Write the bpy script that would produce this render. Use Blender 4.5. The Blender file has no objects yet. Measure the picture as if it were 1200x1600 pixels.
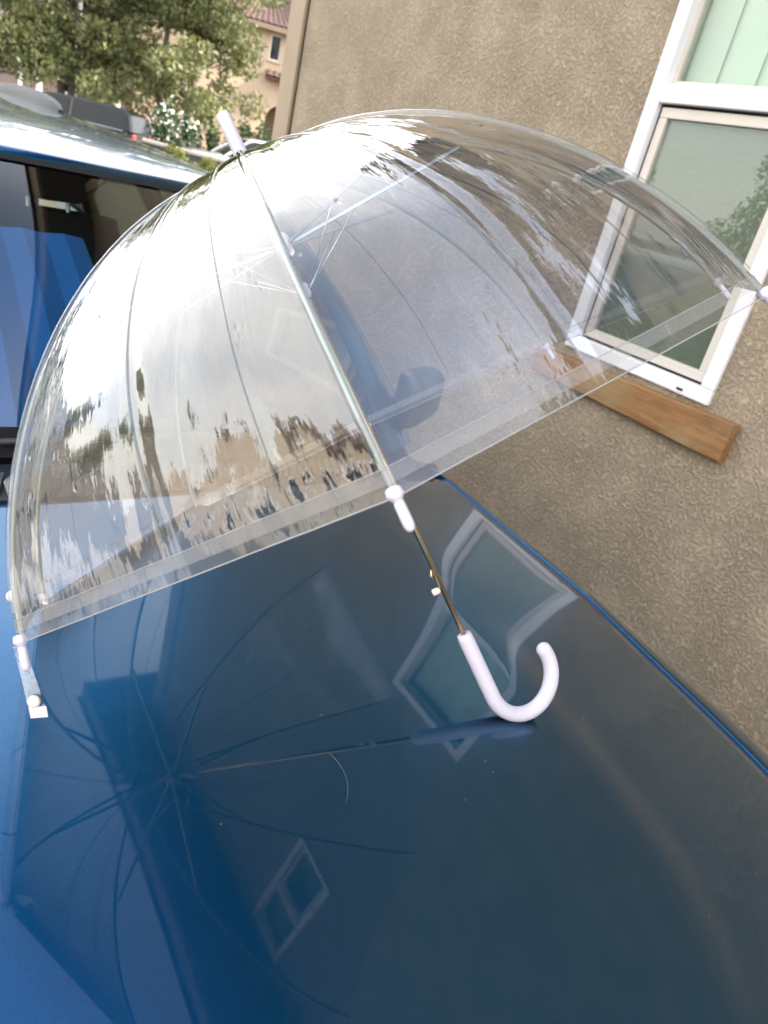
import bpy, bmesh, math, random
import numpy as np
from mathutils import Vector, Matrix, noise as mn

random.seed(7); RNG = np.random.default_rng(7)
SC = bpy.context.scene
COL = SC.collection
R_ = math.radians

# ------------------------------------------------------------------ camera
CAMZ = 1.54
cam = bpy.data.cameras.new('camera'); co = bpy.data.objects.new('camera', cam); COL.objects.link(co)
M = Matrix(((0.810772, 0.07091, -0.581051), (-0.54062, 0.471326, -0.696837), (0.224452, 0.879104, 0.420473)))
co.matrix_world = Matrix.Translation((0, 0, CAMZ)) @ M.to_4x4()
cam.sensor_fit = 'HORIZONTAL'; cam.sensor_width = 36; cam.lens = 33.72
cam.clip_start = .02; cam.clip_end = 2000
cam.dof.use_dof = True; cam.dof.focus_distance = .68; cam.dof.aperture_fstop = 13
SC.camera = co

# ------------------------------------------------------------------ light
SUN_EL, SUN_AZ = 36.0, 125.0       # azimuth measured clockwise from +Y: the sun stands behind the stucco house
W = bpy.data.worlds.new('World'); SC.world = W; W.use_nodes = True
nt = W.node_tree; nt.nodes.clear()
wo = nt.nodes.new('ShaderNodeOutputWorld'); bg = nt.nodes.new('ShaderNodeBackground')
sk = nt.nodes.new('ShaderNodeTexSky'); sk.sky_type = 'NISHITA'; sk.sun_disc = False
sk.sun_elevation = R_(SUN_EL); sk.sun_rotation = R_(SUN_AZ)
sk.air_density = 1.2; sk.dust_density = 2.5; sk.ozone_density = 1.0; sk.altitude = 50
tc = nt.nodes.new('ShaderNodeTexCoord'); mp = nt.nodes.new('ShaderNodeMapping'); mp.inputs['Scale'].default_value = (1, 1, 2.6)
cn = nt.nodes.new('ShaderNodeTexNoise'); cn.inputs['Scale'].default_value = 2.3; cn.inputs['Detail'].default_value = 7; cn.inputs['Roughness'].default_value = .58
cr = nt.nodes.new('ShaderNodeValToRGB'); cr.color_ramp.elements[0].position = .40; cr.color_ramp.elements[1].position = .66
cr.color_ramp.elements[0].color = (.62, .62, .62, 1); cr.color_ramp.elements[1].color = (.86, .86, .86, 1)
cm = nt.nodes.new('ShaderNodeMixRGB'); cm.inputs['Color2'].default_value = (9.3, 8.95, 8.45, 1)
nt.links.new(tc.outputs['Generated'], mp.inputs['Vector']); nt.links.new(mp.outputs[0], cn.inputs['Vector'])
sx = nt.nodes.new('ShaderNodeSeparateXYZ'); nt.links.new(tc.outputs['Generated'], sx.inputs[0])
mr = nt.nodes.new('ShaderNodeMapRange'); mr.interpolation_type = 'SMOOTHSTEP'
mr.inputs['From Min'].default_value = .52; mr.inputs['From Max'].default_value = .98; mr.inputs['To Min'].default_value = 1; mr.inputs['To Max'].default_value = .08
nt.links.new(sx.outputs['Z'], mr.inputs['Value'])
cx_ = nt.nodes.new('ShaderNodeMath'); cx_.operation = 'MULTIPLY'
nt.links.new(cn.outputs['Fac'], cr.inputs['Fac']); nt.links.new(cr.outputs['Color'], cx_.inputs[0]); nt.links.new(mr.outputs[0], cx_.inputs[1]); nt.links.new(cx_.outputs[0], cm.inputs['Fac'])
nt.links.new(sk.outputs[0], cm.inputs['Color1']); nt.links.new(cm.outputs[0], bg.inputs['Color'])
bg.inputs['Strength'].default_value = .14
nt.links.new(bg.outputs[0], wo.inputs[0])
sl = bpy.data.lights.new('sun', 'SUN'); sl.energy = 4.2; sl.angle = R_(3); sl.color = (1, .90, .78)
so = bpy.data.objects.new('sun', sl); COL.objects.link(so)
sd = Vector((math.sin(R_(SUN_AZ)) * math.cos(R_(SUN_EL)), math.cos(R_(SUN_AZ)) * math.cos(R_(SUN_EL)), math.sin(R_(SUN_EL))))
so.rotation_euler = sd.to_track_quat('Z', 'Y').to_euler()
SC.view_settings.view_transform = 'Standard'; SC.view_settings.look = 'None'; SC.view_settings.gamma = 1
SC.view_settings.use_curve_mapping = False; SC.view_settings.exposure = 1.80
SC.render.engine = 'CYCLES'
SC.cycles.max_bounces = 14; SC.cycles.transparent_max_bounces = 40; SC.cycles.glossy_bounces = 6
SC.cycles.transmission_bounces = 8; SC.cycles.use_denoising = True
SC.cycles.caustics_reflective = False; SC.cycles.caustics_refractive = False

# ------------------------------------------------------------------ materials
def newmat(name):
    m = bpy.data.materials.new(name); m.use_nodes = True
    n = m.node_tree; n.nodes.clear()
    return m, n, n.nodes.new('ShaderNodeOutputMaterial')

def pmat(name, col, rough=.5, metal=0, coat=0, coat_r=.03, var=.12, vscale=8, bump=0, bscale=60, bdist=.002, col2=None, spec=None, detail=5):
    m, n, out = newmat(name)
    p = n.nodes.new('ShaderNodeBsdfPrincipled'); n.links.new(p.outputs[0], out.inputs[0])
    p.inputs['Roughness'].default_value = rough; p.inputs['Metallic'].default_value = metal
    p.inputs['Coat Weight'].default_value = coat; p.inputs['Coat Roughness'].default_value = coat_r
    if spec is not None: p.inputs['Specular IOR Level'].default_value = spec
    t = n.nodes.new('ShaderNodeTexCoord')
    nz = n.nodes.new('ShaderNodeTexNoise'); nz.inputs['Scale'].default_value = vscale; nz.inputs['Detail'].default_value = detail
    n.links.new(t.outputs['Object'], nz.inputs['Vector'])
    mx = n.nodes.new('ShaderNodeMixRGB'); n.links.new(nz.outputs['Fac'], mx.inputs['Fac'])
    c2 = col2 or tuple(max(0, c * (1 + var)) for c in col)
    c1 = col if col2 else tuple(max(0, c * (1 - var)) for c in col)
    mx.inputs['Color1'].default_value = (*c1, 1); mx.inputs['Color2'].default_value = (*c2, 1)
    n.links.new(mx.outputs[0], p.inputs['Base Color'])
    if bump:
        b = n.nodes.new('ShaderNodeTexNoise'); b.inputs['Scale'].default_value = bscale; b.inputs['Detail'].default_value = 4
        n.links.new(t.outputs['Object'], b.inputs['Vector'])
        bb = n.nodes.new('ShaderNodeBump'); bb.inputs['Strength'].default_value = bump; bb.inputs['Distance'].default_value = bdist
        n.links.new(b.outputs['Fac'], bb.inputs['Height']); n.links.new(bb.outputs[0], p.inputs['Normal'])
    return m

def stucco_mat(name, col, scale=70, dist=.006, strength=1.0, dark=.62):
    m, n, out = newmat(name)
    p = n.nodes.new('ShaderNodeBsdfPrincipled'); n.links.new(p.outputs[0], out.inputs[0]); p.inputs['Roughness'].default_value = .92
    p.inputs['Specular IOR Level'].default_value = .15
    t = n.nodes.new('ShaderNodeTexCoord')
    wz = n.nodes.new('ShaderNodeTexNoise'); wz.inputs['Scale'].default_value = scale * .5; wz.inputs['Detail'].default_value = 2
    va = n.nodes.new('ShaderNodeVectorMath'); va.operation = 'MULTIPLY_ADD'
    va.inputs[1].default_value = (.014, .014, .014)
    n.links.new(t.outputs['Object'], wz.inputs['Vector']); n.links.new(wz.outputs['Color'], va.inputs[0]); n.links.new(t.outputs['Object'], va.inputs[2])
    n1 = n.nodes.new('ShaderNodeTexNoise'); n1.inputs['Scale'].default_value = scale; n1.inputs['Detail'].default_value = 6; n1.inputs['Roughness'].default_value = .56
    n.links.new(va.outputs[0], n1.inputs['Vector'])
    rp = n.nodes.new('ShaderNodeValToRGB'); rp.color_ramp.elements[0].position = .40; rp.color_ramp.elements[1].position = .62
    n.links.new(n1.outputs['Fac'], rp.inputs['Fac'])
    b = n.nodes.new('ShaderNodeBump'); b.inputs['Strength'].default_value = strength; b.inputs['Distance'].default_value = dist
    n.links.new(b.outputs[0], p.inputs['Normal'])
    tw = n.nodes.new('ShaderNodeTexNoise'); tw.inputs['Scale'].default_value = 5.5; tw.inputs['Detail'].default_value = 3; n.links.new(t.outputs['Object'], tw.inputs['Vector'])
    tr_ = n.nodes.new('ShaderNodeMapRange'); tr_.inputs['From Min'].default_value = .34; tr_.inputs['From Max'].default_value = .62; tr_.inputs['To Min'].default_value = .55; tr_.inputs['To Max'].default_value = 1.1
    n.links.new(tw.outputs['Fac'], tr_.inputs['Value'])
    fn = n.nodes.new('ShaderNodeTexNoise'); fn.inputs['Scale'].default_value = 420; fn.inputs['Detail'].default_value = 3; n.links.new(t.outputs['Object'], fn.inputs['Vector'])
    hm = n.nodes.new('ShaderNodeMath'); hm.operation = 'MULTIPLY'; n.links.new(rp.outputs['Color'], hm.inputs[0]); n.links.new(tr_.outputs[0], hm.inputs[1])
    ha = n.nodes.new('ShaderNodeMath'); ha.operation = 'MULTIPLY_ADD'; ha.inputs[1].default_value = .30; n.links.new(fn.outputs['Fac'], ha.inputs[0]); n.links.new(hm.outputs[0], ha.inputs[2])
    n.links.new(ha.outputs[0], b.inputs['Height'])
    n2 = n.nodes.new('ShaderNodeTexNoise'); n2.inputs['Scale'].default_value = 1.6; n2.inputs['Detail'].default_value = 6
    n.links.new(t.outputs['Object'], n2.inputs['Vector'])
    m1 = n.nodes.new('ShaderNodeMixRGB'); m1.inputs['Color1'].default_value = (*[c * dark for c in col], 1); m1.inputs['Color2'].default_value = (*col, 1)
    n.links.new(rp.outputs['Color'], m1.inputs['Fac'])
    m2 = n.nodes.new('ShaderNodeMixRGB'); m2.blend_type = 'MULTIPLY'; m2.inputs['Fac'].default_value = .28
    rr = n.nodes.new('ShaderNodeValToRGB'); rr.color_ramp.elements[0].color = (.72, .70, .68, 1); rr.color_ramp.elements[1].color = (1.1, 1.1, 1.1, 1)
    n.links.new(n2.outputs['Fac'], rr.inputs['Fac']); n.links.new(m1.outputs[0], m2.inputs['Color1']); n.links.new(rr.outputs[0], m2.inputs['Color2'])
    n.links.new(m2.outputs[0], p.inputs['Base Color'])
    return m

def fresnel(n, ior, normal=None):
    """the same reflectance from both sides of a thin sheet"""
    g = n.nodes.new('ShaderNodeNewGeometry'); mxf = n.nodes.new('ShaderNodeMix'); mxf.data_type = 'FLOAT'
    n.links.new(g.outputs['Backfacing'], mxf.inputs[0]); mxf.inputs[2].default_value = ior; mxf.inputs[3].default_value = 1 / ior
    fr = n.nodes.new('ShaderNodeFresnel'); n.links.new(mxf.outputs[0], fr.inputs['IOR'])
    if normal is not None: n.links.new(normal, fr.inputs['Normal'])
    return fr

def glass_mat(name, tint=(.8, .86, .84), rough=.0, boost=1.3, haze=0, haze_col=(.7, .7, .7)):
    m, n, out = newmat(name)
    tr = n.nodes.new('ShaderNodeBsdfTransparent'); tr.inputs['Color'].default_value = (*tint, 1)
    gl = n.nodes.new('ShaderNodeBsdfGlossy'); gl.inputs['Roughness'].default_value = rough
    fr = fresnel(n, 1.52)
    ml = n.nodes.new('ShaderNodeMath'); ml.operation = 'MULTIPLY'; ml.inputs[1].default_value = boost; ml.use_clamp = True
    n.links.new(fr.outputs[0], ml.inputs[0])
    mx = n.nodes.new('ShaderNodeMixShader'); n.links.new(ml.outputs[0], mx.inputs['Fac'])
    base = tr.outputs[0]
    if haze:
        df = n.nodes.new('ShaderNodeBsdfDiffuse'); df.inputs['Color'].default_value = (*haze_col, 1)
        m0 = n.nodes.new('ShaderNodeMixShader'); m0.inputs['Fac'].default_value = haze
        n.links.new(tr.outputs[0], m0.inputs[1]); n.links.new(df.outputs[0], m0.inputs[2]); base = m0.outputs[0]
    n.links.new(base, mx.inputs[1]); n.links.new(gl.outputs[0], mx.inputs[2])
    n.links.new(mx.outputs[0], out.inputs[0])
    return m

def film_mat(name, tint, boost, haze, rough, bump=.5, frost=0):
    """clear PVC film: see-through, glossy by Fresnel, creased along the ribs"""
    m, n, out = newmat(name)
    uv = n.nodes.new('ShaderNodeUVMap'); uv.uv_map = 'UVMap'
    def noise(sx, sy, sc, det, ro):
        mpn = n.nodes.new('ShaderNodeMapping'); mpn.inputs['Scale'].default_value = (sx, sy, 1)
        n.links.new(uv.outputs[0], mpn.inputs['Vector'])
        z = n.nodes.new('ShaderNodeTexNoise'); z.inputs['Scale'].default_value = sc; z.inputs['Detail'].default_value = det; z.inputs['Roughness'].default_value = ro
        n.links.new(mpn.outputs[0], z.inputs['Vector']); return z
    a = noise(1, .26, 24, 3, .55); b = noise(1, .75, 6, 2, .5); c = noise(1, .35, 60, 2, .5)
    ad = n.nodes.new('ShaderNodeMath'); ad.operation = 'MULTIPLY_ADD'; ad.inputs[1].default_value = .50
    n.links.new(a.outputs['Fac'], ad.inputs[0])
    m5 = n.nodes.new('ShaderNodeMath'); m5.operation = 'MULTIPLY'; m5.inputs[1].default_value = 2.2; n.links.new(b.outputs['Fac'], m5.inputs[0])
    n.links.new(m5.outputs[0], ad.inputs[2])
    ad2 = n.nodes.new('ShaderNodeMath'); ad2.operation = 'MULTIPLY_ADD'; ad2.inputs[1].default_value = .10
    n.links.new(c.outputs['Fac'], ad2.inputs[0]); n.links.new(ad.outputs[0], ad2.inputs[2])
    d4 = noise(1, .55, 13, 3, .6); fr4 = n.nodes.new('ShaderNodeValToRGB'); fr4.color_ramp.elements[0].position = .64; fr4.color_ramp.elements[1].position = .70
    n.links.new(d4.outputs['Fac'], fr4.inputs['Fac'])
    ad3 = n.nodes.new('ShaderNodeMath'); ad3.operation = 'MULTIPLY_ADD'; ad3.inputs[1].default_value = .55
    n.links.new(fr4.outputs[0], ad3.inputs[0]); n.links.new(ad2.outputs[0], ad3.inputs[2]); ad2 = ad3
    bp = n.nodes.new('ShaderNodeBump'); bp.inputs['Strength'].default_value = bump; bp.inputs['Distance'].default_value = .0022
    n.links.new(ad2.outputs[0], bp.inputs['Height'])
    tr = n.nodes.new('ShaderNodeBsdfTransparent'); tr.inputs['Color'].default_value = (*tint, 1)
    gl = n.nodes.new('ShaderNodeBsdfGlossy'); gl.inputs['Roughness'].default_value = rough
    n.links.new(bp.outputs[0], gl.inputs['Normal'])
    fr = fresnel(n, 1.54, bp.outputs[0])
    ml = n.nodes.new('ShaderNodeMath'); ml.operation = 'MULTIPLY'; ml.inputs[1].default_value = boost; ml.use_clamp = True
    n.links.new(fr.outputs[0], ml.inputs[0])
    df = n.nodes.new('ShaderNodeBsdfDiffuse'); df.inputs['Color'].default_value = (.8, .8, .82, 1)
    tl = n.nodes.new('ShaderNodeBsdfTranslucent'); tl.inputs['Color'].default_value = (.8, .8, .82, 1)
    dt = n.nodes.new('ShaderNodeMixShader'); dt.inputs['Fac'].default_value = .5
    n.links.new(df.outputs[0], dt.inputs[1]); n.links.new(tl.outputs[0], dt.inputs[2])
    m0 = n.nodes.new('ShaderNodeMixShader'); m0.inputs['Fac'].default_value = haze
    if frost:
        fz = noise(70, 110, 8, 2, .6); fp = n.nodes.new('ShaderNodeValToRGB')
        fp.color_ramp.elements[0].position = .40; fp.color_ramp.elements[0].color = (haze, haze, haze, 1)
        fp.color_ramp.elements[1].position = .66; fp.color_ramp.elements[1].color = (haze + frost, haze + frost, haze + frost, 1)
        n.links.new(fz.outputs['Fac'], fp.inputs['Fac']); n.links.new(fp.outputs[0], m0.inputs['Fac'])
    n.links.new(tr.outputs[0], m0.inputs[1]); n.links.new(dt.outputs[0], m0.inputs[2])
    mx = n.nodes.new('ShaderNodeMixShader'); n.links.new(ml.outputs[0], mx.inputs['Fac'])
    n.links.new(m0.outputs[0], mx.inputs[1]); n.links.new(gl.outputs[0], mx.inputs[2])
    n.links.new(mx.outputs[0], out.inputs[0])
    return m

def paint_mat(name, col, metal=.75, rough=.42, dust=True):
    m, n, out = newmat(name)
    p = n.nodes.new('ShaderNodeBsdfPrincipled'); n.links.new(p.outputs[0], out.inputs[0])
    p.inputs['Metallic'].default_value = metal; p.inputs['Roughness'].default_value = rough
    p.inputs['Coat Weight'].default_value = 1; p.inputs['Coat Roughness'].default_value = .012; p.inputs['Coat IOR'].default_value = 1.45
    t = n.nodes.new('ShaderNodeTexCoord')
    v = n.nodes.new('ShaderNodeTexVoronoi'); v.inputs['Scale'].default_value = 900
    n.links.new(t.outputs['Object'], v.inputs['Vector'])
    mx = n.nodes.new('ShaderNodeMixRGB'); mx.inputs['Color1'].default_value = (*[c * .86 for c in col], 1); mx.inputs['Color2'].default_value = (*[c * 1.15 for c in col], 1)
    n.links.new(v.outputs['Color'], mx.inputs['Fac'])
    last = mx.outputs[0]
    if dust:
        z = n.nodes.new('ShaderNodeTexNoise'); z.inputs['Scale'].default_value = 6; z.inputs['Detail'].default_value = 8; z.inputs['Roughness'].default_value = .7
        n.links.new(t.outputs['Object'], z.inputs['Vector'])
        rp = n.nodes.new('ShaderNodeValToRGB'); rp.color_ramp.elements[0].position = .35; rp.color_ramp.elements[1].position = .8
        rp.color_ramp.elements[0].color = (.0, .0, .0, 1); rp.color_ramp.elements[1].color = (.05, .05, .05, 1)
        n.links.new(z.outputs['Fac'], rp.inputs['Fac'])
        # tiny specks of dust
        s = n.nodes.new('ShaderNodeTexVoronoi'); s.inputs['Scale'].default_value = 55; n.links.new(t.outputs['Object'], s.inputs['Vector'])
        lt = n.nodes.new('ShaderNodeMath'); lt.operation = 'LESS_THAN'; lt.inputs[1].default_value = .055; n.links.new(s.outputs['Distance'], lt.inputs[0])
        sp = n.nodes.new('ShaderNodeSeparateColor'); n.links.new(s.outputs['Color'], sp.inputs[0])
        gt = n.nodes.new('ShaderNodeMath'); gt.operation = 'GREATER_THAN'; gt.inputs[1].default_value = .93; n.links.new(sp.outputs[0], gt.inputs[0])
        mm = n.nodes.new('ShaderNodeMath'); mm.operation = 'MULTIPLY'; n.links.new(lt.outputs[0], mm.inputs[0]); n.links.new(gt.outputs[0], mm.inputs[1])
        m2 = n.nodes.new('ShaderNodeMixRGB'); m2.inputs['Color2'].default_value = (.16, .18, .20, 1)
        n.links.new(rp.outputs[0], m2.inputs['Fac']); n.links.new(last, m2.inputs['Color1'])
        m3 = n.nodes.new('ShaderNodeMixRGB'); m3.inputs['Color2'].default_value = (.35, .36, .36, 1)
        n.links.new(mm.outputs[0], m3.inputs['Fac']); n.links.new(m2.outputs[0], m3.inputs['Color1']); last = m3.outputs[0]
        ra = n.nodes.new('ShaderNodeMath'); ra.operation = 'MULTIPLY_ADD'; ra.inputs[1].default_value = .9; ra.inputs[2].default_value = .012
        n.links.new(rp.outputs[0], ra.inputs[0]); n.links.new(ra.outputs[0], p.inputs['Coat Roughness'])
    n.links.new(last, p.inputs['Base Color'])
    return m

MT = {}
MT['stucco'] = stucco_mat('near_stucco', (.50, .412, .305), scale=92, dist=.0068, dark=.76)
MT['trim_tan'] = pmat('corner_trim_paint', (.33, .255, .175), .7, bump=.3, bscale=40)
MT['vinyl'] = pmat('white_vinyl', (.80, .80, .84), .35, var=.03)
MT['sash'] = pmat('grey_beige_sash', (.62, .58, .52), .5, var=.08)
MT['gasket'] = pmat('black_gasket', (.016, .016, .017), .85, spec=.15)
MT['pane'] = glass_mat('window_pane', (.90, .955, .91), 0, 1.2)
MT['screen'] = None
MT['blind'] = pmat('vertical_blind_fabric', (.62, .66, .60), .8, var=.03)
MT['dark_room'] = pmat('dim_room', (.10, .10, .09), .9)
MT['soffit'] = pmat('soffit_paint', (.055, .045, .038), .8)
MT['fascia'] = pmat('fascia_paint', (.22, .17, .12), .7)
MT['rooftile'] = pmat('terracotta_tile', (.125, .078, .070), .85, var=.35, vscale=2.2, bump=.3)
MT['wood'] = None
MT['paint'] = paint_mat('dark_blue_paint', (.0005, .080, .205), 1.0, .29)
MT['black_plastic'] = pmat('black_plastic', (.02, .021, .023), .45, bump=.2, bscale=400, bdist=.0005)
MT['rubber'] = pmat('rubber', (.018, .018, .018), .8)
MT['wglass'] = glass_mat('windshield_glass', (.62, .72, .70), 0, 1.7)
MT['sglass'] = glass_mat('side_glass', (.26, .31, .30), 0, 1.5)
MT['seat_blue'] = pmat('blue_seat_fabric', (.02, .10, .30), .85, bump=.5, bscale=300, bdist=.001)
MT['seat_grey'] = pmat('dark_seat_fabric', (.03, .035, .05), .85, bump=.5, bscale=300, bdist=.001)
MT['interior'] = pmat('grey_interior', (.045, .045, .05), .8)
MT['chrome'] = pmat('satin_metal', (.55, .56, .58), .22, metal=1, var=.03)
MT['scratch'] = pmat('scratched_paint', (.12, .18, .24), .6)
MT['rail'] = pmat('roof_rail_dark', (.03, .034, .045), .5, var=.04, spec=.25)
MT['silver'] = pmat('roof_rail_silver', (.05, .055, .07), .25, metal=.6, coat=.5, var=.03)
MT['film'] = film_mat('clear_pvc_film', (.95, .955, .96), 3.6, .040, .012, bump=.30)
MT['hem'] = film_mat('welded_hem_film', (.90, .905, .91), 2.4, .24, .14, bump=.3, frost=.12)
MT['edge'] = film_mat('film_edge', (.94, .95, .955), 2.4, .08, .05, bump=.3)
MT['sleeve'] = glass_mat('rib_sleeve_film', (.93, .95, .945), .02, 2.2)
MT['white_plastic'] = pmat('white_lilac_plastic', (.67, .645, .765), .42, var=.02, spec=.5)
MT['cream'] = pmat('cream_plastic', (.80, .76, .66), .35, var=.02)
MT['fibre'] = pmat('fibreglass_rib', (.40, .445, .40), .28, var=.04)
MT['stretcher'] = pmat('pale_steel', (.40, .47, .53), .25, metal=.6, var=.04)
MT['brass'] = pmat('gold_shaft', (.66, .49, .27), .30, metal=1, var=.05)
MT['asphalt'] = pmat('asphalt', (.055, .055, .058), .9, var=.25, vscale=3, bump=.5, bscale=90, bdist=.006)
MT['concrete'] = pmat('concrete', (.42, .395, .355), .9, var=.15, vscale=1.5, bump=.3, bscale=60, bdist=.003)
MT['soil'] = pmat('soil', (.10, .085, .06), .95, var=.4, vscale=1.2, bump=.6, bscale=20, bdist=.02)
MT['peach'] = stucco_mat('peach_stucco', (.62, .48, .36), 30, .006, .5, .85)
MT['rose'] = stucco_mat('rose_grey_stucco', (.40, .32, .30), 30, .006, .5, .85)
MT['cream_stucco'] = stucco_mat('cream_stucco', (.58, .50, .40), 30, .006, .5, .85)
MT['white_paint'] = pmat('white_paint', (.78, .78, .76), .5, var=.04)
MT['dark_glass'] = pmat('dark_glass', (.015, .018, .02), .06, spec=.22)
MT['brown_door'] = pmat('brown_door', (.12, .075, .045), .6)
MT['bark'] = pmat('bark', (.12, .10, .085), .95, var=.3, vscale=12, bump=.8, bscale=30, bdist=.01)
MT['suv'] = paint_mat('black_suv_paint', (.012, .014, .02), .5, .3, False)
MT['silver_car'] = paint_mat('silver_car_paint', (.55, .57, .60), .7, .3, False)
MT['tail'] = pmat('red_lens', (.45, .03, .03), .15, coat=1)
MT['lamp'] = pmat('clear_lens', (.75, .76, .78), .1, coat=1)

def leaf_mat(name, cols, scale=1.5):
    m, n, out = newmat(name)
    t = n.nodes.new('ShaderNodeTexCoord')
    z = n.nodes.new('ShaderNodeTexNoise'); z.inputs['Scale'].default_value = scale; z.inputs['Detail'].default_value = 5; z.inputs['Roughness'].default_value = .75
    n.links.new(t.outputs['Object'], z.inputs['Vector'])
    rp = n.nodes.new('ShaderNodeValToRGB')
    while len(rp.color_ramp.elements) < len(cols): rp.color_ramp.elements.new(.5)
    for i, c in enumerate(cols):
        rp.color_ramp.elements[i].position = .28 + .44 * i / (len(cols) - 1); rp.color_ramp.elements[i].color = (*c, 1)
    n.links.new(z.outputs['Fac'], rp.inputs['Fac'])
    d = n.nodes.new('ShaderNodeBsdfPrincipled'); d.inputs['Roughness'].default_value = .5; d.inputs['Specular IOR Level'].default_value = .4
    tl = n.nodes.new('ShaderNodeBsdfTranslucent')
    n.links.new(rp.outputs[0], d.inputs['Base Color']); n.links.new(rp.outputs[0], tl.inputs['Color'])
    mx = n.nodes.new('ShaderNodeMixShader'); mx.inputs['Fac'].default_value = .35
    n.links.new(d.outputs[0], mx.inputs[1]); n.links.new(tl.outputs[0], mx.inputs[2]); n.links.new(mx.outputs[0], out.inputs[0])
    return m
MT['leaf'] = leaf_mat('tree_leaves', [(.065, .088, .042), (.125, .15, .066), (.19, .205, .085), (.30, .27, .095)], .9)
MT['leaf_dark'] = leaf_mat('dark_hedge_leaves', [(.02, .045, .02), (.045, .085, .03), (.07, .11, .04)], 2)
MT['leaf_yellow'] = leaf_mat('yellow_green_leaves', [(.06, .09, .02), (.13, .15, .03), (.22, .20, .04)], 3)
MT['petal'] = pmat('white_petals', (.75, .75, .70), .7, var=.05)

def screen_mat():
    m, n, out = newmat('insect_screen')
    t = n.nodes.new('ShaderNodeTexCoord'); mp_ = n.nodes.new('ShaderNodeMapping'); mp_.inputs['Scale'].default_value = (1, 3, 60)
    n.links.new(t.outputs['Object'], mp_.inputs['Vector'])
    z = n.nodes.new('ShaderNodeTexNoise'); z.inputs['Scale'].default_value = 4; z.inputs['Detail'].default_value = 6; z.inputs['Roughness'].default_value = .7
    n.links.new(mp_.outputs[0], z.inputs['Vector'])
    rp = n.nodes.new('ShaderNodeValToRGB'); rp.color_ramp.elements[0].position = .3; rp.color_ramp.elements[1].position = .75
    rp.color_ramp.elements[0].color = (.66, .66, .66, 1); rp.color_ramp.elements[1].color = (.90, .90, .90, 1)
    n.links.new(z.outputs['Fac'], rp.inputs['Fac'])
    d = n.nodes.new('ShaderNodeBsdfDiffuse'); d.inputs['Color'].default_value = (.25, .25, .232, 1)
    tr = n.nodes.new('ShaderNodeBsdfTransparent')
    mx = n.nodes.new('ShaderNodeMixShader'); n.links.new(rp.outputs[0], mx.inputs['Fac'])
    n.links.new(tr.outputs[0], mx.inputs[1]); n.links.new(d.outputs[0], mx.inputs[2]); n.links.new(mx.outputs[0], out.inputs[0])
    return m
MT['screen'] = screen_mat()

def wood_mat():
    m, n, out = newmat('weathered_wood')
    p = n.nodes.new('ShaderNodeBsdfPrincipled'); p.inputs['Roughness'].default_value = .75; n.links.new(p.outputs[0], out.inputs[0])
    t = n.nodes.new('ShaderNodeTexCoord'); mp_ = n.nodes.new('ShaderNodeMapping'); mp_.inputs['Scale'].default_value = (20, 2.2, 30)
    n.links.new(t.outputs['Object'], mp_.inputs['Vector'])
    z = n.nodes.new('ShaderNodeTexNoise'); z.inputs['Scale'].default_value = 3; z.inputs['Detail'].default_value = 7; z.inputs['Roughness'].default_value = .65
    n.links.new(mp_.outputs[0], z.inputs['Vector'])
    rp = n.nodes.new('ShaderNodeValToRGB'); rp.color_ramp.elements[0].position = .3; rp.color_ramp.elements[1].position = .72
    rp.color_ramp.elements[0].color = (.15, .070, .025, 1); rp.color_ramp.elements[1].color = (.36, .185, .070, 1)
    n.links.new(z.outputs['Fac'], rp.inputs['Fac'])
    z2 = n.nodes.new('ShaderNodeTexNoise'); z2.inputs['Scale'].default_value = 5; z2.inputs['Detail'].default_value = 4; n.links.new(t.outputs['Object'], z2.inputs['Vector'])
    r2 = n.nodes.new('ShaderNodeValToRGB'); r2.color_ramp.elements[0].position = .46; r2.color_ramp.elements[1].position = .66
    r2.color_ramp.elements[0].color = (0, 0, 0, 1); r2.color_ramp.elements[1].color = (.7, .7, .7, 1)
    n.links.new(z2.outputs['Fac'], r2.inputs['Fac'])
    mx = n.nodes.new('ShaderNodeMixRGB'); mx.inputs['Color2'].default_value = (.30, .22, .11, 1)
    n.links.new(r2.outputs[0], mx.inputs['Fac']); n.links.new(rp.outputs[0], mx.inputs['Color1']); n.links.new(mx.outputs[0], p.inputs['Base Color'])
    b = n.nodes.new('ShaderNodeBump'); b.inputs['Strength'].default_value = .4; b.inputs['Distance'].default_value = .003
    n.links.new(z.outputs['Fac'], b.inputs['Height']); n.links.new(b.outputs[0], p.inputs['Normal'])
    return m
MT['wood'] = wood_mat()

# ------------------------------------------------------------------ mesh helpers
def tag(o, label=None, cat=None, group=None, kind=None):
    if label: o['label'] = label
    if cat: o['category'] = cat
    if group: o['group'] = group
    if kind: o['kind'] = kind
    return o

def thing(name, label, cat, loc=(0, 0, 0), rz=0, group=None):
    o = bpy.data.objects.new(name, None); COL.objects.link(o); o.location = loc; o.rotation_euler = (0, 0, rz)
    o.empty_display_size = .1
    return tag(o, label, cat, group)

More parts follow.
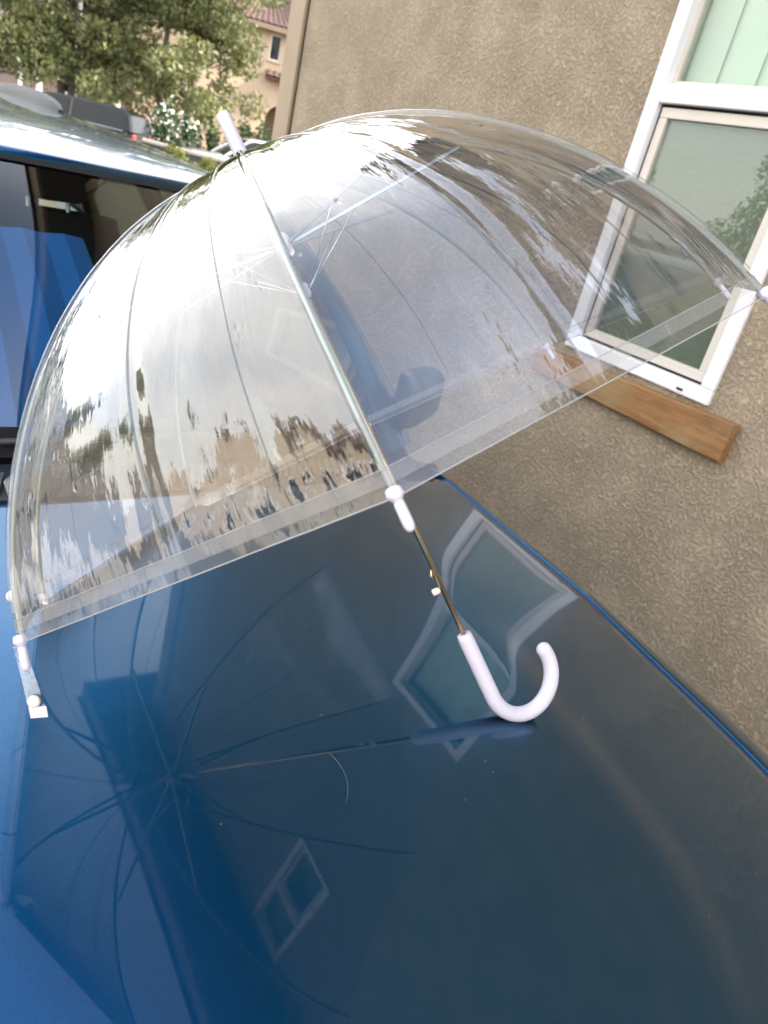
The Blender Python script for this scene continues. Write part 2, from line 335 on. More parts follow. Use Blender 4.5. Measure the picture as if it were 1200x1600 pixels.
class MB:
    """collects vertices and faces for one mesh object"""
    def __init__(self): self.v = []; self.f = []; self.uv = {}
    def add(self, vs, fs):
        b = len(self.v); self.v += [tuple(map(float, p)) for p in vs]; self.f += [tuple(b + i for i in q) for q in fs]; return self
    def box(self, lo, hi):
        x0, y0, z0 = lo; x1, y1, z1 = hi
        vs = [(x0, y0, z0), (x1, y0, z0), (x1, y1, z0), (x0, y1, z0), (x0, y0, z1), (x1, y0, z1), (x1, y1, z1), (x0, y1, z1)]
        return self.add(vs, [(0, 3, 2, 1), (4, 5, 6, 7), (0, 1, 5, 4), (1, 2, 6, 5), (2, 3, 7, 6), (3, 0, 4, 7)])
    def tube(self, pts, rad, n=10, cap=True, squash=None):
        pts = [Vector(p) for p in pts]; k = len(pts)
        rad = [rad] * k if isinstance(rad, (int, float)) else list(rad)
        vs = []; fs = []
        t0 = (pts[1] - pts[0]).normalized(); ref = Vector((0, 0, 1)) if abs(t0.z) < .9 else Vector((1, 0, 0))
        nrm = t0.cross(ref).normalized()
        for i in range(k):
            t = (pts[min(i + 1, k - 1)] - pts[max(i - 1, 0)]).normalized()
            nrm = (nrm - t * nrm.dot(t)).normalized(); bn = t.cross(nrm)
            for j in range(n):
                a = 2 * math.pi * j / n
                vs.append(pts[i] + (nrm * math.cos(a) + bn * math.sin(a)) * rad[i])
        for i in range(k - 1):
            for j in range(n):
                fs.append((i * n + j, i * n + (j + 1) % n, (i + 1) * n + (j + 1) % n, (i + 1) * n + j))
        if cap: fs.append(tuple(range(n - 1, -1, -1))); fs.append(tuple((k - 1) * n + j for j in range(n)))
        return self.add(vs, fs)
    def grid(self, P, flip=False):
        """P: rows of points"""
        r = len(P); c = len(P[0]); vs = [p for row in P for p in row]; fs = []
        for i in range(r - 1):
            for j in range(c - 1):
                q = (i * c + j, i * c + j + 1, (i + 1) * c + j + 1, (i + 1) * c + j)
                fs.append(q[::-1] if flip else q)
        return self.add(vs, fs)
    def prism(self, poly, axis, a, b):
        """extrude 2D polygon along axis (0,1,2) from a to b"""
        n = len(poly); vs = []
        for w in (a, b):
            for p in poly:
                q = list(p); q.insert(axis, w); vs.append(q)
        fs = [tuple(range(n - 1, -1, -1)), tuple(range(n, 2 * n))]
        for i in range(n): fs.append((i, (i + 1) % n, n + (i + 1) % n, n + i))
        return self.add(vs, fs)
    def build(self, name, mat, parent=None, base=(0, 0, 0), smooth=False, angle=None, bevel=0, subsurf=0, kind=None, label=None):
        me = bpy.data.meshes.new(name)
        b = Vector(base)
        me.from_pydata([(x - b.x, y - b.y, z - b.z) for x, y, z in self.v], [], self.f)
        me.update()
        bm = bmesh.new(); bm.from_mesh(me); bmesh.ops.recalc_face_normals(bm, faces=bm.faces); bm.to_mesh(me); bm.free()
        me.materials.append(MT[mat] if isinstance(mat, str) else mat)
        o = bpy.data.objects.new(name, me); COL.objects.link(o)
        if parent is not None: o.parent = parent
        if smooth:
            me.polygons.foreach_set('use_smooth', [True] * len(me.polygons))
            if angle:
                try: me.set_sharp_from_angle(angle=R_(angle))
                except Exception: pass
        if bevel:
            mo = o.modifiers.new('bevel', 'BEVEL'); mo.width = bevel; mo.segments = 2; mo.limit_method = 'ANGLE'
        if subsurf:
            mo = o.modifiers.new('sub', 'SUBSURF'); mo.levels = subsurf; mo.render_levels = subsurf
        if kind: o['kind'] = kind
        if label: o['label'] = label
        return o

def copy_tree(o, parent=None):
    c = o.copy(); COL.objects.link(c)
    if parent is not None: c.parent = parent
    for ch in list(o.children): copy_tree(ch, c)
    return c

def lerp(a, b, t): return a + (b - a) * t
def vl(a, b, t): return tuple(lerp(x, y, t) for x, y in zip(a, b))
def ss(a, b, x):
    t = min(1, max(0, (x - a) / (b - a))); return t * t * (3 - 2 * t)

# ================================================================== GROUND
def gz(x, y): return -.46 * ss(7, 27, y) - .25 * ss(4, 16, -x) * 1.0
def sheet(name, xs, ys, dz, mat):
    P = [[(x, y, gz(x, y) + dz) for x in xs] for y in ys]
    o = MB().grid(P).build(name, mat, smooth=True); o['kind'] = 'structure'; return o
big = list(np.linspace(-400, -30, 6)) + list(np.linspace(-28, 40, 60)) + list(np.linspace(50, 400, 6))
bigy = list(np.linspace(-400, -40, 6)) + list(np.linspace(-38, 60, 90)) + list(np.linspace(70, 500, 6))
sheet('ground', big, bigy, -.012, 'soil')
sheet('driveway', np.linspace(-6.5, 2.08, 14), np.linspace(-9, 21.9, 60), .0, 'concrete')
sheet('road', np.linspace(-60, 60, 60), np.linspace(22.2, 30.4, 14), -.004, 'asphalt')
kb = MB()
for (y0, y1) in ((21.95, 22.15), (30.5, 30.7)):
    xs = np.linspace(-60, 60, 40)
    for a, b in zip(xs[:-1], xs[1:]):
        z0 = gz(a, (y0 + y1) / 2)
        kb.box((a + .004, y0, z0 - .1), (b - .004, y1, z0 + .12))
kb.build('kerb', 'concrete', kind='structure', bevel=.01)
sheet('pavement', np.linspace(-60, 60, 40), np.linspace(30.75, 33, 5), .1, 'concrete')

# ================================================================== NEAR HOUSE (right of the car)
WX = 2.1
H = thing('stucco_house', 'near tan stucco house whose rough wall fills the right side beside the dark blue car', 'house', (WX, 0, 0))
hb = (WX, 0, 0)
W1 = (1.1445, 1.751, 1.124, 2.60)      # y0,y1,z0,z1 of the openings
W2 = (1.24, 1.69, 4.24, 5.42)
YA, YB, ZT = -8.0, 4.17, 5.58
def wall_with_holes(holes):
    ys = sorted({YA, YB, *[h[0] for h in holes], *[h[1] for h in holes]})
    zs = sorted({-.3, ZT, *[h[2] for h in holes], *[h[3] for h in holes]})
    mb = MB()
    for i in range(len(ys) - 1):
        for j in range(len(zs) - 1):
            cy = (ys[i] + ys[i + 1]) / 2; cz = (zs[j] + zs[j + 1]) / 2
            if any(h[0] < cy < h[1] and h[2] < cz < h[3] for h in holes): continue
            mb.add([(WX, ys[i], zs[j]), (WX, ys[i + 1], zs[j]), (WX, ys[i + 1], zs[j + 1]), (WX, ys[i], zs[j + 1])], [(0, 1, 2, 3)])
    for (a, b, c, d) in holes:     # reveals
        x1 = WX + .16
        mb.add([(WX, a, c), (x1, a, c), (x1, a, d), (WX, a, d)], [(0, 1, 2, 3)])
        mb.add([(WX, b, c), (x1, b, c), (x1, b, d), (WX, b, d)], [(3, 2, 1, 0)])
        mb.add([(WX, a, c), (WX, b, c), (x1, b, c), (x1, a, c)], [(0, 1, 2, 3)])
        mb.add([(WX, a, d), (WX, b, d), (x1, b, d), (x1, a, d)], [(3, 2, 1, 0)])
    mb.add([(WX, YB + .1, -.3), (11, YB + .1, -.3), (11, YB + .1, ZT), (WX, YB + .1, ZT)], [(0, 1, 2, 3)])
    mb.add([(WX, YA, -.3), (11, YA, -.3), (11, YA, ZT), (WX, YA, ZT)], [(3, 2, 1, 0)])
    mb.add([(11, YA, -.3), (11, YB + .1, -.3), (11, YB + .1, ZT), (11, YA, ZT)], [(0, 1, 2, 3)])
    return mb
wall_with_holes([W1, W2]).build('wall', 'stucco', H, hb)
MB().box((WX - .022, YB + .001, -.3), (WX + .16, YB + .175, ZT - .002)).build('corner_trim', 'trim_tan', H, hb, bevel=.006)
MB().box((WX + .012, YB - .011, -.3), (WX - .004, YB - .001, ZT - .003)).build('corner_joint', 'gasket', H, hb)
# roof: soffit, fascia, hip
MB().box((WX - .50, YA - .6, ZT), (WX - .005, YB + .62, ZT + .05)).box((WX - .005, YB + .28, ZT), (11.6, YB + .62, ZT + .05)).build('soffit', 'soffit', H, hb)
MB().box((WX - .54, YA - .64, ZT - .03), (WX - .502, YB + .66, ZT + .2)).box((WX - .50, YB + .625, ZT - .03), (11.64, YB + .66, ZT + .2)).build('fascia', 'fascia', H, hb)
rf = MB(); x0, x1_, y0, y1 = WX - .58, 11.7, YA - .7, YB + .7; zr = ZT + .2; rm = (x0 + x1_) / 2; zt = zr + 2.2
rf.add([(x0, y0, zr), (x1_, y0, zr), (x1_, y1, zr), (x0, y1, zr), (rm, y0 + 4.8, zt), (rm, y1 - 4.8, zt)],
       [(0, 4, 5, 3), (1, 2, 5, 4), (0, 1, 4), (2, 3, 5)])
rf.build('roof', 'rooftile', H, hb)

def frame_rect(mb, x0, x1, y0, y1, z0, z1, w):
    """four butted bars round the rectangle y0..y1, z0..z1"""
    mb.box((x0, y0, z0), (x1, y1, z0 + w)); mb.box((x0, y0, z1 - w), (x1, y1, z1))
    mb.box((x0, y0, z0 + w), (x1, y0 + w, z1 - w)); mb.box((x0, y1 - w, z0 + w), (x1, y1, z1 - w)); return mb

def vinyl_window(w, rail, name='window'):
    y0, y1, z0, z1 = w
    fm = MB(); frame_rect(fm, WX - .014, WX + .05, y0, y1, z0, z1, .046)
    fr = fm.build(name, 'vinyl', H, hb, bevel=.004)
    MB().box((WX - .010, y0 + .0465, rail), (WX + .05, y1 - .0465, rail + .052)).build('meeting_rail', 'vinyl', fr, hb, bevel=.004)
    # upper fixed light
    frame_rect(MB(), WX + .022, WX + .05, y0 + .0463, y1 - .0463, rail + .0525, z1 - .0463, .014).build('glazing_bead', 'sash', fr, hb)
    MB().box((WX + .034, y0 + .0606, rail + .0668), (WX + .038, y1 - .0606, z1 - .0606)).build('pane', 'pane', fr, hb)
    # lower sash, set back behind the screen
    frame_rect(MB(), WX + .012, WX + .026, y0 + .0475, y1 - .0475, z0 + .047, rail - .0015, .007).build('screen_spline', 'gasket', fr, hb)
    MB().box((WX + .030, y0 + .0846, z0 + .0841), (WX + .031, y1 - .0846, rail - .0386)).build('insect_screen', 'screen', fr, hb)
    frame_rect(MB(), WX + .008, WX + .050, y0 + .0545, y1 - .0545, z0 + .054, rail - .0085, .030).build('sash', 'sash', fr, hb, bevel=.003)
    MB().box((WX + .020, y0 + .0846, z0 + .0841), (WX + .024, y1 - .0846, rail - .0386)).build('pane', 'pane', fr, hb)
    if name == 'window':
        MB().box((WX - .0165, y0 + .095, z0 + .012), (WX - .0142, y0 + .117, z0 + .019)).build('weep_hole', 'gasket', fr, hb)
    # blinds and the dim room behind
    n = 4; wd = (y1 - y0 - .08) / n
    for i in range(n):
        a = y0 + .05 + i * wd
        mb = MB(); P = []
        for k in range(7):
            t = k / 6; P.append([(WX + .075 + .006 * math.sin(t * math.pi) + .010 * t, a + t * (wd + .004), z) for z in (z0 + .10, z1 - .06)])
        mb.grid(P).build('blind_slat', 'blind', fr, hb, smooth=True)
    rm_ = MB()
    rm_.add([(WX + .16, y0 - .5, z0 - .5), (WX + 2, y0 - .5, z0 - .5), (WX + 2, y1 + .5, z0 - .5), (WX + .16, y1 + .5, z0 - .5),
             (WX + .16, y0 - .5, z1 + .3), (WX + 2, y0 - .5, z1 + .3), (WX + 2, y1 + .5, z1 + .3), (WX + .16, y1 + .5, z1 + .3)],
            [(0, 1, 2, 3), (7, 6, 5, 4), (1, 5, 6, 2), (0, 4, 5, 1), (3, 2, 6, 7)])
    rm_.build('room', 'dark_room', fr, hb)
    return fr
vinyl_window(W1, 1.913)
vinyl_window(W2, 4.84)

# the loose plank fixed under the window
pk = MB(); P = []
for i in range(25):
    t = i / 24; y = lerp(1.024, 1.842, t); zt_ = lerp(1.112, 1.090, t); zb_ = lerp(.992, 1.0, t)
    j = lambda s: .0022 * mn.noise(Vector((y * 9, s * 3.1, 0)))
    P.append([(2.097, y, zt_ + j(1)), (2.062 + j(2), y, zt_ + j(1)), (2.058 + j(3), y, zt_ - .004 + j(1)), (2.058 + j(4), y, zb_ + .004 + j(5)), (2.062, y, zb_ + j(5)), (2.097, y, zb_ + j(5))])
pk.grid(P); n0 = len(P[0]); L0 = (len(P) - 1) * n0
pk.f.append(tuple(range(n0))); pk.f.append(tuple(L0 + i for i in range(n0 - 1, -1, -1)))
o = pk.build('wooden_plank', 'wood', smooth=True, angle=35)
tag(o, 'orange brown wooden plank fixed to the stucco wall under the white window', 'plank')

# ================================================================== THE CAR
XC = .06
RY = [.072, .12, .196, .295, .396, .513, .601, .702, 1.0]; RX = [.588, .629, .662, .676, .684, .703, .714, .724, .745]
GY = [-.4, -.1, .05, .244, .305, .438, .627, .714, 1.12]; GX = [.78, .93, .97, .995, 1.0, 1.012, 1.025, 1.028, 1.03]
SY = [-.45, -.15, .05, .28, .48, .66, .9, 1.08, 1.5]; SX = [.86, 1.01, 1.065, 1.09, 1.092, 1.094, 1.094, 1.092, 1.09]
def ridge(y): return float(np.interp(y, RY, RX)) - XC - (max(0, .068 - y) * .55)
def zh(x, y):
    d = abs(x - XC)
    z = 1.0285 + .045 * (y - .4) - .064 * d * d
    if y < .548: z -= .123 * (.548 - y) ** 2
    if y < -.08: z -= .9 * (-.08 - y) ** 2
    e = d - ridge(y)
    if e > -.025: z -= .09 * ((e + .025) ** 2 / .10 if e < .025 else e)
    z -= (.0004 + .0075 * ss(.66, .44, y)) * ss(-.011, .011, e) * ss(-.05, .18, y)
    return z
def gap(y): return float(np.interp(y, GY, GX)) - XC
def sil(y): return float(np.interp(y, SY, SX)) - XC
def yrear(d): return .926 + .14 * (d / .99) ** 2
CAR = thing('parked_car', 'dark blue metallic car in front of the wall with the clear umbrella on its bonnet', 'car', (XC, 1.6, 0))
cb = (XC, 1.6, 0)
# hood
P = []; nu = 72; nv = 64
def hood_pt(u, v):
    # u -1..1 across, v 0..1 front to rear
    y = lerp(-.38, 1.05, v)
    for _ in range(4):
        d = abs(u) * (gap(y) - .0025); y = lerp(-.38, yrear(d) - .004, v)
    x = XC + u * (gap(y) - .0025)
    return (x, y, zh(x, y))
us = list(np.linspace(-1, 1, nu))
for i in range(nv):
    v = i / (nv - 1)
    row = [hood_pt(u, v) for u in us]
    a, b = row[0], row[-1]
    row = [(a[0] - .0012, a[1], a[2] - .018), (a[0] - .0010, a[1], a[2] - .0014)] + [(a[0] + .0003, a[1], a[2] - .0002)] + row[1:-1] + [(b[0] - .0003, b[1], b[2] - .0002)] + [(b[0] + .0010, b[1], b[2] - .0014), (b[0] + .0012, b[1], b[2] - .018)]
    P.append(row)
last = P[-1]; P[-1] = [(p[0], p[1] - .001, p[2] - .0004) for p in last]
P.append([(p[0], p[1] + .001, p[2] - .003) for p in last]); P.append([(p[0], p[1] + .0015, p[2] - .02) for p in last])
MB().grid(P).build('hood', 'paint', CAR, cb, smooth=True)
# a thin curved scratch in the bonnet paint
MB().tube([(x, y, zh(x, y) + .0001) for x, y in [(.351 + .010 * math.sin(t * 1.9) - .022 * t * t, .411 - .056 * t) for t in np.linspace(0, 1, 14)]], [.0001] + [.0002] * 12 + [.0001], 6).build('paint_scratch', 'scratch', CAR, cb)
# fenders
def side_profile(y, s, d0, z0):
    S = sil(y)
    pts = [(d0 + .003, z0 - .020), (d0 + .0031, z0 - .0012), (d0 + .0044, z0 - .0003)]
    a = (d0 + .0044, z0 - .0003); c = (S, z0 - .052); k = 9
    b = (S - .012, z0 - .010)
    for i in range(1, k + 1):
        t = i / k; pts.append(((1 - t) ** 2 * a[0] + 2 * t * (1 - t) * b[0] + t * t * c[0], (1 - t) ** 2 * a[1] + 2 * t * (1 - t) * b[1] + t * t * c[1]))
    pts += [(S + .012, z0 - .14), (S + .02, z0 - .26), (S + .015, z0 - .40), (S - .01, z0 - .56)]
    return [(XC + s * d, y, z) for d, z in pts]
for s in (1, -1):
    P = []
    for y in np.linspace(-.38, 1.12, 60):
        d0 = gap(y); yy = min(y, yrear(d0) - .004); P.append(side_profile(y, s, d0, zh(XC + d0, yy)))
    MB().grid(P).build('fender', 'paint', CAR, cb, smooth=True)
# nose and underbody
P = []
for i in range(9):
    t = i / 8
    row = []
    for u in np.linspace(-1, 1, 25):
        p = hood_pt(u, 0)
        dd = abs(u) ** 3 * .12
        yy = p[1] - .006 - .10 * math.sin(t * math.pi * .55) + dd * 0
        row.append((XC + (p[0] - XC) * lerp(1.0, 1.115, min(1, t * 4)), yy, lerp(p[2] - .012, .28, t)))
    P.append(row)
MB().grid(P).build('bumper', 'paint', CAR, cb, smooth=True)
MB().box((XC - .45, -.53, .50), (XC + .45, -.47, .68)).build('grille', 'black_plastic', CAR, cb, bevel=.02)
for s in (1, -1):
    MB().tube([(XC + s * .50, -.49, .72), (XC + s * .60, -.47, .73), (XC + s * .68, -.43, .74)], [.05, .06, .04], 12).build('headlight', 'lamp', CAR, cb, smooth=True)
MB().box((XC - .80, -.30, .25), (XC + .80, 5.15, .5)).build('underbody', 'black_plastic', CAR, cb)
MB().box((XC - .78, -.30, .5), (XC + .78, 1.0, .80)).build('engine_bay', 'black_plastic', CAR, cb)
# cowl with louvers
def zb(d): return 1.040 - .078 * d * d
def yb(d): return yrear(d) + .135
P = []
for v in np.linspace(0, 1, 6):
    P.append([(XC + d, lerp(yrear(abs(d)) + .006, yb(d) + .01, v), lerp(zh(XC + d, yrear(abs(d))) - .016, zb(d) - .008, v ** 1.5)) for d in np.linspace(-.97, .97, 50)])
cw = MB().grid(P).build('cowl', 'black_plastic', CAR, cb, smooth=True)
for d in np.arange(-.78, .80, .0165):
    if .12 < d < .30 or -.2 < d < -.05: continue
    y0_ = yrear(abs(d)) + .038; z0_ = zh(XC + d, yrear(abs(d))) - .012
    MB().add([(XC + d, y0_, z0_), (XC + d + .006, y0_, z0_ + .002), (XC + d + .019, y0_ + .045, z0_ + .010), (XC + d + .013, y0_ + .045, z0_ + .008),
              (XC + d, y0_, z0_ - .008), (XC + d + .006, y0_, z0_ - .008), (XC + d + .019, y0_ + .045, z0_ - .004), (XC + d + .013, y0_ + .045, z0_ - .004)],
             [(0, 1, 2, 3), (0, 4, 5, 1), (1, 5, 6, 2), (2, 6, 7, 3), (3, 7, 4, 0)]).build('louver', 'interior', cw, cb)
# windshield
WB, WT_ = .90, .75
def wst(u, v):
    d = u * lerp(WB, WT_, v)
    b = (XC + u * WB, yb(u * WB), zb(u * WB) + .006)
    t = (XC + u * WT_, 1.52 + .16 * u * u, 1.412 - .012 * u * u)
    p = Vector(b).lerp(Vector(t), v); bul = .035 * math.sin(math.pi * v) * 1.0
    return (p.x, p.y - bul * .6, p.z + bul)
P = [[wst(u, v) for u in np.linspace(-1, 1, 40)] for v in np.linspace(0, 1, 24)]
MB().grid(P).build('windshield', 'wglass', CAR, cb, smooth=True)
# frit / rubber band round the glass
def band(fn0, fn1, n, name, mat):
    P = [[fn0(t) for t in np.linspace(0, 1, n)], [fn1(t) for t in np.linspace(0, 1, n)]]
    MB().grid(P).build(name, mat, CAR, cb, smooth=True)
off = lambda p, e: (p[0], p[1] - e * .6, p[2] + e * .8)
band(lambda t: off(wst(2 * t - 1, .0), .003), lambda t: off(wst(2 * t - 1, .075), .003), 40, 'windshield_border', 'gasket')
band(lambda t: off(wst(2 * t - 1, .972), .003), lambda t: off(wst(2 * t - 1, 1.), .003), 40, 'windshield_border', 'gasket')
# wipers
for (d0, d1) in ((-.52, .02), (.10, .62)):
    MB().tube([off(wst(lerp(d0, d1, t) / WB, lerp(.03, .055, t)), .012) for t in np.linspace(0, 1, 9)], .006, 6).build('wiper', 'black_plastic', CAR, cb, smooth=True)
# roof
def zroof(d, y):
    yf = 1.52 + .16 * (d / WT_) ** 2
    t = y - yf
    z = 1.416 - .012 * (d / WT_) ** 2 + .046 * (1 - math.exp(-max(t, 0) / .16)) + .004 * ss(0, 1.2, t) - .05 * ss(2.2, 3.3, t)
    z -= .032 * max(0, abs(d) / .78) ** 8 * min(1, .3 + t * 2)
    return z
P = []
for v in np.concatenate([np.linspace(0, .25, 22), np.linspace(.28, 1, 20)]):
    row = []
    for u in np.linspace(-1, 1, 41):
        d = u * (.75 + .01 * ss(0, .3, v)); yf = 1.52 + .16 * min(1, (d / WT_) ** 2)
        y = lerp(yf, 4.7, v); row.append((XC + d, y, zroof(d, y)))
    e0, e1 = row[0], row[-1]
    row = [(e0[0] - .015, e0[1], e0[2] - .035)] + row + [(e1[0] + .015, e1[1], e1[2] - .035)]
    P.append(row)
f0 = P[0]; P = [[(p[0], p[1] + .004, p[2] - .012) for p in f0]] + P
MB().grid(P).build('roof', 'paint', CAR, cb, smooth=True)
MB().box((XC - .62, 1.85, 1.385), (XC + .62, 4.5, 1.395)).build('headliner', 'interior', CAR, cb)
# roof rail
for s in (1, -1):
    d = s * .59
    P = []
    for t in np.linspace(0, 1, 25):
        y = lerp(3.05, 4.62, t); zr_ = zroof(d, y); e = min(t, 1 - t) * 1.57
        hh_ = .010 + .038 * math.sqrt(min(1, e / .34)) ; w = .008 + .020 * math.sqrt(min(1, e / .25))
        P.append([(XC + d + w * a, y, zr_ + hh_ * b) for a, b in ((-1.0, -.15), (-1.0, .55), (-.75, .92), (0, 1), (.75, .92), (1.0, .55), (1.0, -.15))])
    mb = MB().grid(P); mb.f.append(tuple(range(7))); mb.f.append(tuple(24 * 7 + q for q in range(7)))
    mb.build('roof_rail', 'rail', CAR, cb, smooth=True, angle=40)
# pillars, doors, side glass
for s in (1, -1):
    e = [wst(s * 1.0, v) for v in np.linspace(0, 1, 16)]
    P = []
    for i, p in enumerate(e):
        v = i / 15
        w = lerp(.125, .070, v)
        P.append([(p[0] - s * .012, p[1] - .004, p[2] + .003), (p[0] + s * w * .30, p[1] + .006, p[2] + .010), (p[0] + s * w * .75, p[1] + .05, p[2] + .004),
                  (p[0] + s * w, p[1] + .11, p[2] - .015), (p[0] + s * (w - .02), p[1] + .16, p[2] - .03), (p[0] - s * .02, p[1] + .10, p[2] - .05)])
    MB().grid(P).build('a_pillar', 'paint', CAR, cb, smooth=True)
    # door skin below the belt line
    P = []
    for y in np.linspace(1.125, 5.15, 28):
        S = sil(y) + .0
        P.append([(XC + s * q, y, z) for q, z in ((S - .10, .985), (S - .04, .975), (S, .93), (S + .02, .80), (S + .022, .66), (S + .012, .50), (S - .02, .34))])
    dr = MB().grid(P).build('door', 'paint', CAR, cb, smooth=True)
    MB().tube([(XC + s * (sil(2.2) + .026), 2.05, .86), (XC + s * (sil(2.2) + .045), 2.10, .862), (XC + s * (sil(2.2) + .045), 2.24, .862), (XC + s * (sil(2.2) + .026), 2.28, .86)], .011, 8).build('handle', 'paint', dr, cb, smooth=True)
    P = []
    for y in np.linspace(0, 1, 16):
        yb0 = lerp(1.34, 4.95, y); yt = lerp(1.80, 4.65, y); S = sil(2)
        P.append([(XC + s * (S - .10), yb0, .985), (XC + s * (lerp(S - .10, .745, .5) + .02), (yb0 + yt) / 2, 1.19), (XC + s * .745, yt, 1.385)])
    MB().grid(P).build('side_window', 'sglass', CAR, cb, smooth=True)
    for yc in (2.65, 3.85):
        MB().tube([(XC + s * (sil(2) - .095), yc, .98), (XC + s * .86, yc + .03, 1.19), (XC + s * .745, yc + .06, 1.39)], .035, 6).build('door_pillar', 'black_plastic', CAR, cb, smooth=True)
    # mirror
    mx_ = sil(1.3) + .0
    mm_ = MB(); P = []
    for i in range(13):
        th = math.pi * i / 12
        row = []
        for j in range(20):
            a = 2 * math.pi * j / 20
            ca, sa = math.cos(a), math.sin(a)
            sx = math.copysign(abs(ca) ** .30, ca); sz = math.copysign(abs(sa) ** .30, sa)
            k = math.sin(th) ** .45 if 0 < th < math.pi else 0.0
            row.append((XC + s * (mx_ - .005 + sx * .085 * k), 1.285 - .055 * math.cos(th) + .05 * sx * k, 1.083 + sz * (.062 - .008 * sx) * k))
        P.append(row + [row[0]])
    mo = mm_.grid(P).build('side_mirror', 'black_plastic', CAR, cb, smooth=True)
    MB().tube([(XC + s * (mx_ - .10), 1.33, .98), (XC + s * (mx_ - .03), 1.30, 1.045)], [.03, .025], 8).build('mirror_arm', 'black_plastic', mo, cb, smooth=True)
    for yw in (.42, 4.05):
        t = MB(); pr = [(.12, .325), (.10, .345), (-.10, .345), (-.12, .325)]
        n = 28; vs = []; fs = []
        for j in range(n):
            a = 2 * math.pi * j / n
            for (w_, r_) in ((.11, .20), (.11, .31), (.09, .335), (-.09, .335), (-.11, .31), (-.11, .20)):
                vs.append((XC + s * .80 + w_, yw + r_ * math.cos(a), .335 + r_ * math.sin(a)))
        for j in range(n):
            for k in range(6):
                fs.append((j * 6 + k, j * 6 + (k + 1) % 6, ((j + 1) % n) * 6 + (k + 1) % 6, ((j + 1) % n) * 6 + k))
        wh = t.add(vs, fs).build('wheel', 'rubber', CAR, cb, smooth=True, angle=40)
        rmb = MB()
        for k in range(5):
            a = 2 * math.pi * k / 5
            rmb.tube([(XC + s * .87, yw, .335), (XC + s * .87, yw + .20 * math.cos(a), .335 + .20 * math.sin(a))], [.035, .025], 6)
        rmb.build('rim', 'chrome', wh, cb, smooth=True)
P = []
for v in np.linspace(0, 1, 8):
    P.append([(XC + u * lerp(.92, .72, v), lerp(5.15, 4.7, v) - .05 * u * u, lerp(.95, 1.40, v)) for u in np.linspace(-1, 1, 12)])
MB().grid(P).build('rear_window', 'sglass', CAR, cb, smooth=True)
MB().box((XC - .93, 5.13, .35), (XC + .93, 5.22, .95)).build('tailgate', 'paint', CAR, cb, bevel=.02)
# interior
P = []
for v in np.linspace(0, 1, 8):
    P.append([(XC + u * .78, lerp(1.17, 1.62, v), .985 - .05 * u * u + .03 * math.sin(v * math.pi) - .25 * ss(.85, 1, v)) for u in np.linspace(-1, 1, 16)])
MB().grid(P).build('dashboard', 'interior', CAR, cb, smooth=True)
MB().box((XC - .86, 1.1, .5), (XC + .86, 5.1, .52)).build('cabin_floor', 'interior', CAR, cb)
def seat(x, y, w, mat, mat2, zt, parts=True):
    P = []
    for i in range(12):
        t = i / 11; z = lerp(.55, zt, t); ww = w * (1 - .22 * t ** 3); dy = .20 * t
        row = []
        for j in range(18):
            a = 2 * math.pi * j / 18; ca, sa = math.cos(a), math.sin(a)
            row.append((x + math.copysign(abs(ca) ** .5, ca) * ww, y + dy + math.copysign(abs(sa) ** .6, sa) * .07 * (1 - .3 * t), z))
        P.append(row + [row[0]])
    mb = MB().grid(P); mb.f.append(tuple((11 * 19) + j for j in range(18)))
    st = mb.build('seat', mat, CAR, cb, smooth=True, angle=60)
    if parts:
        hd = MB(); P = []
        for i in range(9):
            t = i / 8; th = math.pi * t; k = math.sin(th) ** .5 if 0 < t < 1 else 0
            P.append([(x + math.copysign(abs(math.cos(a)) ** .6, math.cos(a)) * .13 * k, y + .215 + math.sin(a) * .05 * k, zt + .095 - .075 * math.cos(th)) for a in np.linspace(0, 2 * math.pi, 17)])
        hd.grid(P).build('headrest', mat2, st, cb, smooth=True)
        for q in (-.05, .05): hd = MB().tube([(x + q, y + .20, zt - .01), (x + q, y + .21, zt + .05)], .006, 6).build('headrest_post', 'chrome', st, cb)
    return st
seat(XC + .39, 2.02, .23, 'seat_grey', 'seat_grey', 1.24)
seat(XC - .39, 2.02, .23, 'seat_grey', 'seat_grey', 1.24)
seat(XC, 3.25, .66, 'seat_grey', 'seat_grey', 1.14, False)
# folding sunshade leaning inside the glass
MT['shade'] = pmat('blue_sunshade', (.02, .15, .48), .42, metal=.35, bump=.6, bscale=420, bdist=.0008, var=.08)
P = []; nf = 15
for i in range(nf * 2 + 1):
    u = lerp(-.93, .37, i / (nf * 2)); dp = .044 if i % 2 else .050
    col_ = []
    for v in np.linspace(.05, .74, 12):
        p = Vector(wst(u, v)); col_.append((p.x, p.y + dp * .8, p.z - dp * .7))
    P.append(col_)
for i in range(nf * 2):
    pass
SH = thing('sunshade', 'blue pleated sunshade standing inside the windshield of the dark blue car', 'sunshade', (XC, 1.2, 1.0))
for i in range(nf * 2):
    MB().grid([P[i], P[i + 1]]).build('shade_panel', 'shade', SH, (XC, 1.2, 1.0), smooth=True)
rw = MB(); rw.tube([(XC + .38 + .17 * math.cos(a), 1.64 - .06 * math.sin(a), .95 + .16 * math.sin(a)) for a in np.linspace(0, 2 * math.pi, 25)], .014, 8, cap=False)
rw.build('steering_wheel', 'rubber', CAR, cb, smooth=True)
MB().tube([(XC - .10, 1.56, 1.325), (XC, 1.555, 1.33), (XC + .10, 1.56, 1.325)], [.02, .032, .02], 10).build('rear_view_mirror', 'black_plastic', CAR, cb, smooth=True)

